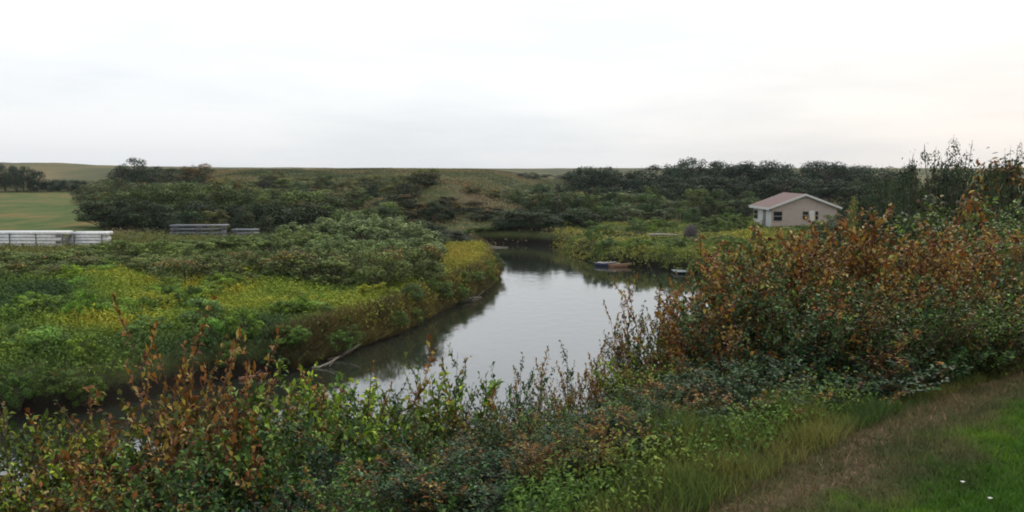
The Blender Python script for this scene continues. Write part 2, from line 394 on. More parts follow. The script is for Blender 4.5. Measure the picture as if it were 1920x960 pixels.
# ------------------------------------------------------------ plant meshes
def frames(nv, r):
    "random tangent pairs for normals nv"
    a = r.normal(size=nv.shape); a -= (a * nv).sum(1, keepdims=True) * nv
    a /= np.linalg.norm(a, axis=1, keepdims=True) + 1e-9
    return a, np.cross(nv, a)
def quads(C, nv, sz, r, asp=0.6):
    "leaf-shaped kites at C facing nv"
    a, b_ = frames(nv, r); sz = sz[:, None]
    V = np.stack([C - a * sz * 0.5, C + b_ * sz * asp * 0.5 + nv * sz * 0.07, C + a * sz * 0.5, C - b_ * sz * asp * 0.5 + nv * sz * 0.07], 1).reshape(-1, 3)
    return V, np.arange(len(C) * 4).reshape(-1, 4)
def leaves5(P, D, Up, ln, r, wid=0.55, droop=0.15):
    "folded ovate leaves from P along D"
    D = D / (np.linalg.norm(D, axis=1, keepdims=True) + 1e-9)
    side = np.cross(D, Up); side /= np.linalg.norm(side, axis=1, keepdims=True) + 1e-9
    nrm = np.cross(side, D); l = ln[:, None]; wdt = l * wid * 0.5
    mid = P + D * l * 0.48
    V = np.stack([P, mid + side * wdt + nrm * l * 0.10, mid, mid - side * wdt + nrm * l * 0.10, P + D * l - nrm * l * droop], 1).reshape(-1, 3)
    k = np.arange(len(P))[:, None] * 5
    Fc = np.concatenate([k + np.array([0, 2, 1]), k + np.array([2, 4, 1]), k + np.array([0, 3, 2]), k + np.array([2, 3, 4])])
    return V, Fc
def unit(v): return v / (np.linalg.norm(v, axis=-1, keepdims=True) + 1e-9)

def blob_plant(seed, kind='round', n=3400, leaf=0.045):
    "far shrub or tree, unit height, about unit width: foliage mesh and stem mesh"
    r = np.random.default_rng(seed); rr = random.Random(seed)
    if kind == 'round':   nl, z0, z1, wd, lr = 20, 0.14, 0.84, 0.40, (0.10, 0.22)
    elif kind == 'tree':  nl, z0, z1, wd, lr = 24, 0.24, 0.88, 0.38, (0.08, 0.19)
    elif kind == 'willow': nl, z0, z1, wd, lr = 34, 0.15, 0.92, 0.42, (0.05, 0.11)
    elif kind == 'spire': nl, z0, z1, wd, lr = 22, 0.15, 0.95, 0.20, (0.06, 0.12)
    elif kind == 'wispy': nl, z0, z1, wd, lr = 60, 0.25, 0.97, 0.46, (0.02, 0.08)
    C = []; RR = []
    for k in range(nl):
        u = (k + 0.5) / nl; z = z0 + (z1 - z0) * u
        if kind == 'spire': mr_ = wd * (1.05 - u)
        elif kind in ('willow', 'wispy'): mr_ = wd * (0.75 + 0.35 * math.sin(u * 3.0)) * (1.02 - 0.35 * u)
        else: mr_ = wd * math.sin(math.pi * (0.20 + 0.70 * u)) ** 0.6
        an = rr.uniform(0, 6.283); q = math.sqrt(rr.uniform(0.1, 1)) * mr_
        C.append((q * math.cos(an), q * math.sin(an), z + rr.uniform(-0.05, 0.05))); RR.append(rr.uniform(*lr) * (1.1 - 0.35 * u))
    C = np.array(C); RR = np.array(RR)
    wts = RR ** 2 / (RR ** 2).sum()
    idx = r.choice(nl, n, p=wts)
    d = unit(r.normal(size=(n, 3)) + np.array([0, 0, 0.25]))
    rad = RR[idx] * (0.55 + 0.5 * r.random(n) ** 0.5)
    sq = np.array([1.0, 1.0, 1.35 if kind in ('willow', 'wispy', 'spire') else 0.85])
    P = C[idx] + d * rad[:, None] * sq
    # stray sprays beyond the outline
    ex = r.random(n) < (0.02 if kind == 'wispy' else 0.12)
    P[ex] += d[ex] * (r.random(ex.sum()) * (0.05 if kind in ('tree', 'round') else 0.09))[:, None] * np.array([1, 1, 1.5])
    P[:, 2] = np.clip(P[:, 2], 0.02, None)
    P[:, 2] /= P[:, 2].max()
    nv = unit(d + r.normal(size=(n, 3)) * 0.34 + np.array([0, 0, 0.15]))
    sz = leaf * (0.6 + 0.9 * r.random(n))
    V, Fq = quads(P, nv, sz, r, 0.5 if kind != 'willow' else 0.32)
    cl = r.random(nl)
    A = np.stack([np.clip(r.random(n) * 0.75 + cl[idx] * 0.35 - 0.05, 0, 1), P[:, 2], np.clip(cl[idx][:] * 0.6 + r.random(n) * 0.4, 0, 1), np.ones(n)], 1)
    me = np_mesh(kind + '_crown', V, [Fq], M['tree'], np.repeat(A, 4, 0))
    mb = MB()
    nst = {'tree': 1, 'spire': 1}.get(kind, 4)
    order = list(range(nl)); rr.shuffle(order)
    if nst == 1:
        mb.tube([(0, 0, -0.06), (0.01, 0.0, 0.2), (0.0, 0.02, 0.45), (0.01, 0.0, 0.7)], [0.03, 0.024, 0.014, 0.003])
        for k in order[:12]:
            z = max(0.12, C[k][2] - 0.22)
            mb.tube([(0, 0, z), (C[k][0] * 0.5, C[k][1] * 0.5, z + 0.1), tuple(C[k])], [0.013, 0.009, 0.003], 5)
    else:
        tk = 0.42 if kind == 'wispy' else 1.0
        for k in order[:(60 if kind == 'wispy' else 14)]:
            bx, by = C[k][0] * 0.12, C[k][1] * 0.12
            mb.tube([(bx, by, -0.06), (C[k][0] * 0.5, C[k][1] * 0.5, C[k][2] * 0.5), tuple(C[k]), tuple(C[k] + np.array([C[k][0] * 0.05, 0, RR[k] * 1.1]))], [0.014 * tk, 0.010 * tk, 0.005 * tk, 0.002 * tk], 5)
    st = bpy.data.meshes.new(kind + '_stems'); st.from_pydata(mb.V, [], mb.F3 + mb.F4); st.update(); st.materials.append(M['bark'])
    return me, st

def stem_shrub(seed, nst=24, spread=0.5, leaf=0.038, twigs=12, per=17, wid=0.58):
    "near shrub built stem by stem, unit height; every leaf is its own folded blade"
    r = np.random.default_rng(seed); rr = random.Random(seed)
    mb = MB(); P = []; D = []; A = []; Lr = []
    for s in range(nst):
        an = rr.uniform(0, 6.283); lean = spread * math.sqrt(rr.random())
        H = (1.0 if s < 2 else rr.uniform(0.66, 0.95)) * (1 - 0.3 * lean * lean)
        b0 = np.array([math.cos(an) * 0.10 * lean, math.sin(an) * 0.10 * lean, -0.03])
        w_ = r.normal(size=2) * 0.03
        def pt(tt):
            return b0 + np.array([math.cos(an) * lean * tt ** 1.3 * 0.9 + w_[0] * math.sin(tt * 7), math.sin(an) * lean * tt ** 1.3 * 0.9 + w_[1] * math.sin(tt * 6), H * tt * (1 - 0.08 * tt * lean)])
        ts = [0, 0.25, 0.5, 0.75, 1.0]
        mb.tube([pt(q) for q in ts], [0.0085, 0.007, 0.005, 0.0035, 0.001], 5)
        clump = rr.random(); 
        for k in range(twigs):
            tt = 0.16 + 0.84 * (k + rr.random() * 0.6) / twigs; tt = min(tt, 0.99)
            p0 = pt(tt); a2 = rr.uniform(0, 6.283)
            up = rr.uniform(0.35, 1.0)
            dr = unit(np.array([math.cos(a2), math.sin(a2), up])); ln = (0.27 * (1 - tt) ** 0.7 + 0.085) * rr.uniform(0.6, 1.3)
            p1 = p0 + dr * ln * 0.6; p2 = p1 + unit(dr + np.array([0, 0, 0.6])) * ln * 0.5
            mb.tube([p0, p1, p2], [0.0036, 0.0026, 0.001], 3)
            tc_ = np.clip(clump * 0.7 + rr.random() * 0.35, 0, 1)
            for j in range(per):
                u = (j + 0.4) / per
                pp = p0 + (p1 - p0) * (u / 0.6) if u < 0.6 else p1 + (p2 - p1) * ((u - 0.6) / 0.4)
                sd_ = unit(np.cross(dr, [rr.gauss(0, 0.4), rr.gauss(0, 0.4), 1])) * (1 if j % 2 else -1)
                P.append(pp + r.normal(size=3) * 0.006); D.append(dr * 0.5 + sd_ * 0.9 + r.normal(size=3) * 0.35 + np.array([0, 0, 0.1]))
                A.append((rr.random(), pp[2], np.clip(tc_ + rr.gauss(0, 0.06), 0, 1), 1)); Lr.append(rr.uniform(0.65, 1.25))
        for j in range(10):     # leaves close along the leader's tip
            tt = 0.72 + 0.28 * j / 10; pp = pt(tt); a2 = j * 2.4
            P.append(pp); D.append(np.array([math.cos(a2), math.sin(a2), rr.uniform(0.3, 1.1)]))
            A.append((rr.random(), pp[2], clump, 1)); Lr.append(rr.uniform(0.7, 1.1) * (1.1 - 0.3 * j / 10))
    P = np.array(P); D = np.array(D); A = np.array(A); n = len(P)
    Up = unit(r.normal(size=(n, 3)) * 0.45 + np.array([0, 0, 1]))
    V, Fc = leaves5(P, D, Up, leaf * np.array(Lr), r, wid)
    me = np_mesh('shrub_foliage', V, [Fc], M['leaf'], np.repeat(A, 5, 0))
    st = bpy.data.meshes.new('shrub_stems'); st.from_pydata(mb.V, [], mb.F3 + mb.F4); st.update(); st.materials.append(M['stem'])
    return me, st

PROTO = {
    'round': [blob_plant(s, 'round') for s in (11, 12, 13, 14)],
    'tree': [blob_plant(s, 'tree', 3800, 0.036) for s in (21, 22, 23, 24, 25)],
    'willow': [blob_plant(s, 'willow', 3600, 0.055) for s in (31, 32, 33)],
    'spire': [blob_plant(41, 'spire', 1800, 0.05)],
    'wispy': [blob_plant(s, 'wispy', 5200, 0.016) for s in (51, 52)],
    'stem': [stem_shrub(61, 34, 0.62, 0.033, 14, 19), stem_shrub(62, 30, 0.55, 0.034, 14, 19), stem_shrub(63, 36, 0.68, 0.034, 14, 19), stem_shrub(64, 32, 0.6, 0.032, 14, 19, wid=0.5)],
    'lank': [stem_shrub(71, 11, 0.44, 0.031, 13, 18), stem_shrub(72, 10, 0.50, 0.034, 12, 18)],
    'broad': [stem_shrub(81, 34, 0.8, 0.040, 13, 17, 0.6), stem_shrub(82, 32, 0.9, 0.038, 13, 17, 0.62)],
}
PART = {'round': ('foliage', 'stems'), 'willow': ('foliage', 'stems'), 'wispy': ('crown', 'trunk'), 'tree': ('crown', 'trunk'), 'spire': ('crown', 'trunk'),
        'stem': ('foliage', 'stems'), 'lank': ('foliage', 'stems'), 'broad': ('foliage', 'stems')}
prng = random.Random(5)
count = {}
def plant(kind, px, ytop, dist, wpx, name, label, group=None, tint=(1, 1, 1), aut=0.0, cat=None, hmin=0.5, v=None):
    """one shrub or tree as a thing of its own, rooted in the ground at this distance,
    its height given by where its top shows"""
    top = at_px(px, ytop, dist)
    g = hz(top.x, dist); H = top.z - g
    if H < hmin: H = hmin
    W = wpx / F * dist / (0.86 if kind in ('round', 'tree', 'willow', 'wispy') else 0.5 if kind == 'spire' else 1.0)
    if kind in ('stem', 'broad'): W = max(W, 0.78 * H)
    if kind == 'lank': W = max(W, 0.5 * H)
    o = empty(name, (top.x, dist, g - 0.02), prng.uniform(0, 6.283))
    me, st = PROTO[kind][prng.randrange(len(PROTO[kind])) if v is None else v]
    f, s = PART[kind]
    jit = prng.uniform(0.86, 1.14)
    o.scale = (W, W * prng.uniform(0.85, 1.1), H * (1.07 if kind in ('stem', 'lank', 'broad') else 1.0))
    a = link(f, me, o); b_ = link(s, st, o)
    a.color = (tint[0] * jit, tint[1] * jit, tint[2] * jit, aut)
    tag(o, label, cat or name, group)
    return o
def row(kind, x0, x1, step, top, dist, wpx, name, label, group, tint=(1, 1, 1), aut=0.0, jt=6, jd=6, cat=None, hmin=0.5):
    x = x0
    while x <= x1:
        k = kind if isinstance(kind, str) else prng.choice(kind)
        tp = np.interp(x, [p[0] for p in top], [p[1] for p in top]) if not isinstance(top, (int, float)) else top
        plant(k, x + prng.uniform(-0.25, 0.25) * step, tp + prng.uniform(-jt, jt), dist + prng.uniform(-jd, jd), wpx * prng.uniform(0.8, 1.25), name, label, group,
              tint, min(1, max(0, aut + prng.uniform(-0.04, 0.04) if aut else 0)), cat, hmin)
        x += step

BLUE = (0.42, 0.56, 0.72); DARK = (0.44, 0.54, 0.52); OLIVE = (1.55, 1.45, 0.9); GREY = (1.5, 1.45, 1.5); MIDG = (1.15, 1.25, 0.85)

# ---- far trees
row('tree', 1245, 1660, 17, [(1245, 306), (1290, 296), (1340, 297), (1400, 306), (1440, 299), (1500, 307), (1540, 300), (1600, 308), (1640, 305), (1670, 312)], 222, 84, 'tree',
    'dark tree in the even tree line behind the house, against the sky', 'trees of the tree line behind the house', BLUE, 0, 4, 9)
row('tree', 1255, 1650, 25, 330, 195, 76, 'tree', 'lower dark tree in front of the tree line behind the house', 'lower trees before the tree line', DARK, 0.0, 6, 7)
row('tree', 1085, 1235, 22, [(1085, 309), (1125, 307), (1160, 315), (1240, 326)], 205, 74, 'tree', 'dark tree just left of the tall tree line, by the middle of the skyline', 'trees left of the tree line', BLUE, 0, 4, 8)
row('round', 1090, 1250, 26, 352, 175, 60, 'tree', 'dark tree on the slope below the middle of the skyline', 'trees on the middle slope', DARK, 0, 7, 7)
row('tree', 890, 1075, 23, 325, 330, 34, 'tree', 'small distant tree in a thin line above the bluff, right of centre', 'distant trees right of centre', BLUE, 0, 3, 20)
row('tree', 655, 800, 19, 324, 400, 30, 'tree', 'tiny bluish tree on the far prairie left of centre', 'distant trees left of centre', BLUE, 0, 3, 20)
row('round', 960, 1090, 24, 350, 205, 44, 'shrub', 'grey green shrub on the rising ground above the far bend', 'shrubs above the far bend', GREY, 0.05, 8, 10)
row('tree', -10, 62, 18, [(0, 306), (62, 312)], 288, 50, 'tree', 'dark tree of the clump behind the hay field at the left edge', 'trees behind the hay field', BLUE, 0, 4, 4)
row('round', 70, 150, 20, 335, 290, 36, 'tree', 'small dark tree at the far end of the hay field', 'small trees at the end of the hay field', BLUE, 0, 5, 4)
plant('tree', 225, 302, 255, 60, 'tree', 'lower dark tree on the skyline, left shoulder of the highest clump', tint=DARK)
plant('tree', 252, 295, 250, 84, 'tree', 'highest dark tree on the left skyline', tint=DARK)
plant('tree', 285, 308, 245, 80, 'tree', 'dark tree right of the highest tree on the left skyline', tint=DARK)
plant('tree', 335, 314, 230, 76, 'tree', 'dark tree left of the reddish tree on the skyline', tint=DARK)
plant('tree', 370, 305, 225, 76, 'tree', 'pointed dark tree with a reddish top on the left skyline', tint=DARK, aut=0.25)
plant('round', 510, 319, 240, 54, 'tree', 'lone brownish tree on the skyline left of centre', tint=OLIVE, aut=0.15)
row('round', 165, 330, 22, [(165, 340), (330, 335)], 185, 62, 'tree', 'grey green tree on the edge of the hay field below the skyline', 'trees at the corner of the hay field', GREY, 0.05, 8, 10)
row('round', 400, 720, 24, [(400, 336), (600, 338), (720, 345)], 205, 56, 'shrub', 'low olive shrub on the upper slope left of the bluff', 'shrubs on the upper left slope', OLIVE, 0.10, 6, 12)
row('round', 330, 760, 26, [(330, 350), (760, 366)], 168, 66, 'shrub', 'mid green shrub on the middle slope left of the bluff', 'shrubs on the middle left slope', OLIVE, 0.06, 8, 9)
row(['round', 'tree'], 205, 620, 27, [(205, 356), (300, 340), (620, 358)], 138, 96, 'tree', 'dark bushy tree in the thicket right of the hay field', 'trees of the thicket by the hay field', MIDG, 0.03, 7, 7)
row('round', 195, 600, 30, [(195, 374), (600, 384)], 120, 96, 'tree', 'dark low tree at the foot of the thicket behind the stacks', 'low trees at the foot of the thicket', DARK, 0, 8, 4)
row('round', 600, 780, 26, [(600, 384), (780, 398)], 122, 74, 'shrub', 'green shrub below the bluff, left side', 'shrubs left below the bluff', MIDG, 0.04, 12, 6)
row('round', 740, 940, 30, [(740, 350), (860, 343), (940, 360)], 148, 46, 'shrub', 'small olive shrub on top of the eroded bluff', 'shrubs on the bluff top', OLIVE, 0.15, 5, 7)
row('round', 770, 935, 17, [(770, 386), (850, 376), (930, 392)], 134, 52, 'shrub', 'dark shrub on the eroded face of the bluff', 'shrubs on the bluff face', DARK, 0.15, 12, 4)
row('willow', 870, 945, 20, 436, 121, 48, 'willow', 'bright green shrub at the foot of the bluff beside the water', 'shrubs at the foot of the bluff', (1.35, 1.6, 0.8), 0, 8, 1)
row('round', 950, 1075, 17, [(950, 386), (1075, 396)], 122, 74, 'shrub', 'dark shrub on the far bank where the river bends away', 'shrubs on the far bank at the bend', DARK, 0.0, 10, 2.5)
row('round', 955, 1240, 24, [(955, 358), (1240, 370)], 160, 84, 'shrub', 'mid green shrub on the flat behind the far bend', 'shrubs behind the far bend', MIDG, 0.06, 8, 9)
row('willow', 1085, 1400, 22, [(1085, 390), (1250, 384), (1400, 380)], 134, 86, 'willow', 'grey green willow bush between the point and the tree line', 'willows behind the grassy point', GREY, 0.04, 8, 9)
row('round', 1250, 1420, 24, 378, 165, 62, 'shrub', 'green shrub left of the house below the tree line', 'shrubs left of the house', MIDG, 0.03, 6, 8)
row('willow', 1330, 1400, 18, [(1330, 408), (1400, 404)], 112, 52, 'willow', 'green bush close to the left wall of the house', 'bushes by the left wall of the house', (1.2, 1.35, 0.8), 0.02, 8, 3)
for px, yt, wd_, lab in ((1478, 424, 44, 'low bush under the middle of the house gable'), (1530, 412, 50, 'green bush hiding the right foot of the house'), (1562, 400, 50, 'taller green bush at the right corner of the house'), (1432, 428, 36, 'low bush by the steps of the house')):
    plant('round', px, yt, 104, wd_, 'shrub', lab, tint=(1.5, 1.7, 0.8), aut=0.05)
plant('round', 1395, 372, 132, 60, 'tree', 'round green tree touching the left end of the house roof', tint=MIDG)
# ---- willow belt between the meadow and the thicket
row('willow', -20, 160, 17, 471, 68, 110, 'willow', 'grey willow bush in front of the white pipe stacks', 'willows before the pipe stacks', (1.7, 1.75, 1.2), 0.08, 6, 3)
row('willow', 130, 330, 22, [(130, 474), (220, 450), (330, 452)], 74, 84, 'willow', 'olive willow bush right of the white pipe stacks', 'willows right of the pipe stacks', (1.7, 1.8, 1.0), 0.04, 8, 4)
row('willow', 330, 600, 20, [(330, 452), (420, 446), (470, 436), (600, 428)], 80, 96, 'willow', 'grey green willow bush behind the bright meadow', 'willows behind the meadow', (1.8, 1.9, 1.3), 0.02, 10, 5)
row(['willow', 'round'], -20, 790, 26, [(-20, 494), (130, 484), (400, 476), (760, 462)], 63, 105, 'shrub', 'loose grey bush at the upper edge of the bright meadow', 'bushes at the meadow edge', (1.7, 1.65, 1.2), 0.08, 10, 4)
row('willow', 560, 800, 19, [(560, 412), (680, 402), (800, 420)], 88, 110, 'willow', 'silvery grey willow in the belt left of the river bend', 'silvery willows left of the bend', (2.1, 2.1, 2.1), 0.0, 10, 5)
row('willow', 600, 790, 22, [(600, 448), (790, 450)], 74, 100, 'willow', 'low silvery willow just above the yellow green meadow', 'low silvery willows', (2.0, 2.1, 1.8), 0.02, 9, 3)
row('round', 770, 850, 16, [(770, 414), (850, 436)], 100, 80, 'shrub', 'dark bush at the tip of the left bank by the bend', 'dark bushes at the tip of the left bank', DARK, 0.0, 6, 3)
plant('willow', 820, 380, 128, 60, 'willow', 'dark green shrub alone in the hollow of the bluff', tint=DARK)

# ---- right side: trees beyond the near bushes
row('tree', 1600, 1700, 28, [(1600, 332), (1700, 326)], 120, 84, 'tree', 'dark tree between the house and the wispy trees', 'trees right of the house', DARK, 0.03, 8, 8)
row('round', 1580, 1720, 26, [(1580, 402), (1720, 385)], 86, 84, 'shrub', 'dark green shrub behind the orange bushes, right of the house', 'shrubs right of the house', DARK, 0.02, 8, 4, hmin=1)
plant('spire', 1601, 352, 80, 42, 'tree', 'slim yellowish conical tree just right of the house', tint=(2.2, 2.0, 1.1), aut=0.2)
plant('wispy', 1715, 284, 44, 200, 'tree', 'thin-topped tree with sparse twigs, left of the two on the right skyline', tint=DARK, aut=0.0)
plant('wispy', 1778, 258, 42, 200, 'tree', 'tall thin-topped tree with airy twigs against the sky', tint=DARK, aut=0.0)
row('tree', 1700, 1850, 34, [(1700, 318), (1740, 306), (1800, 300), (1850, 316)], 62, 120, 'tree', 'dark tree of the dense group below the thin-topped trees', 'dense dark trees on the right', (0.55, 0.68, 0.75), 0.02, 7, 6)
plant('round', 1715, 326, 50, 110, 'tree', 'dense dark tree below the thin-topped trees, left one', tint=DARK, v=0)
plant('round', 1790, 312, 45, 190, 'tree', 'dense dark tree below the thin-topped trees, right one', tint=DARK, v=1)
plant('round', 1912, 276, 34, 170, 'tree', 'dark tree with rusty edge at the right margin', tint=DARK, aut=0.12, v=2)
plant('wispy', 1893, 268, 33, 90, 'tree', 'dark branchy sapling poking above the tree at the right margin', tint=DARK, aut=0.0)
plant('round', 1790, 355, 30, 190, 'shrub', 'brownish dark shrub under the wispy trees', tint=DARK, aut=0.25, v=3)
plant('round', 1690, 380, 36, 170, 'shrub', 'dark green shrub just over the tops of the orange bushes', tint=DARK, aut=0.05, v=0)
plant('stem', 1880, 362, 24, 300, 'shrub', 'olive green shrub below the right margin tree', tint=(1.5, 1.4, 0.8), aut=0.06)
plant('stem', 1850, 392, 20, 220, 'shrub', 'yellow green shrub with orange tips high on the right', tint=(1.4, 1.3, 0.8), aut=0.2)

row('round', 1960, 2500, 60, [(1960, 300), (2500, 330)], 38, 200, 'tree', 'dark tree continuing the belt past the right margin', 'trees past the right margin', DARK, 0.05, 8, 6)
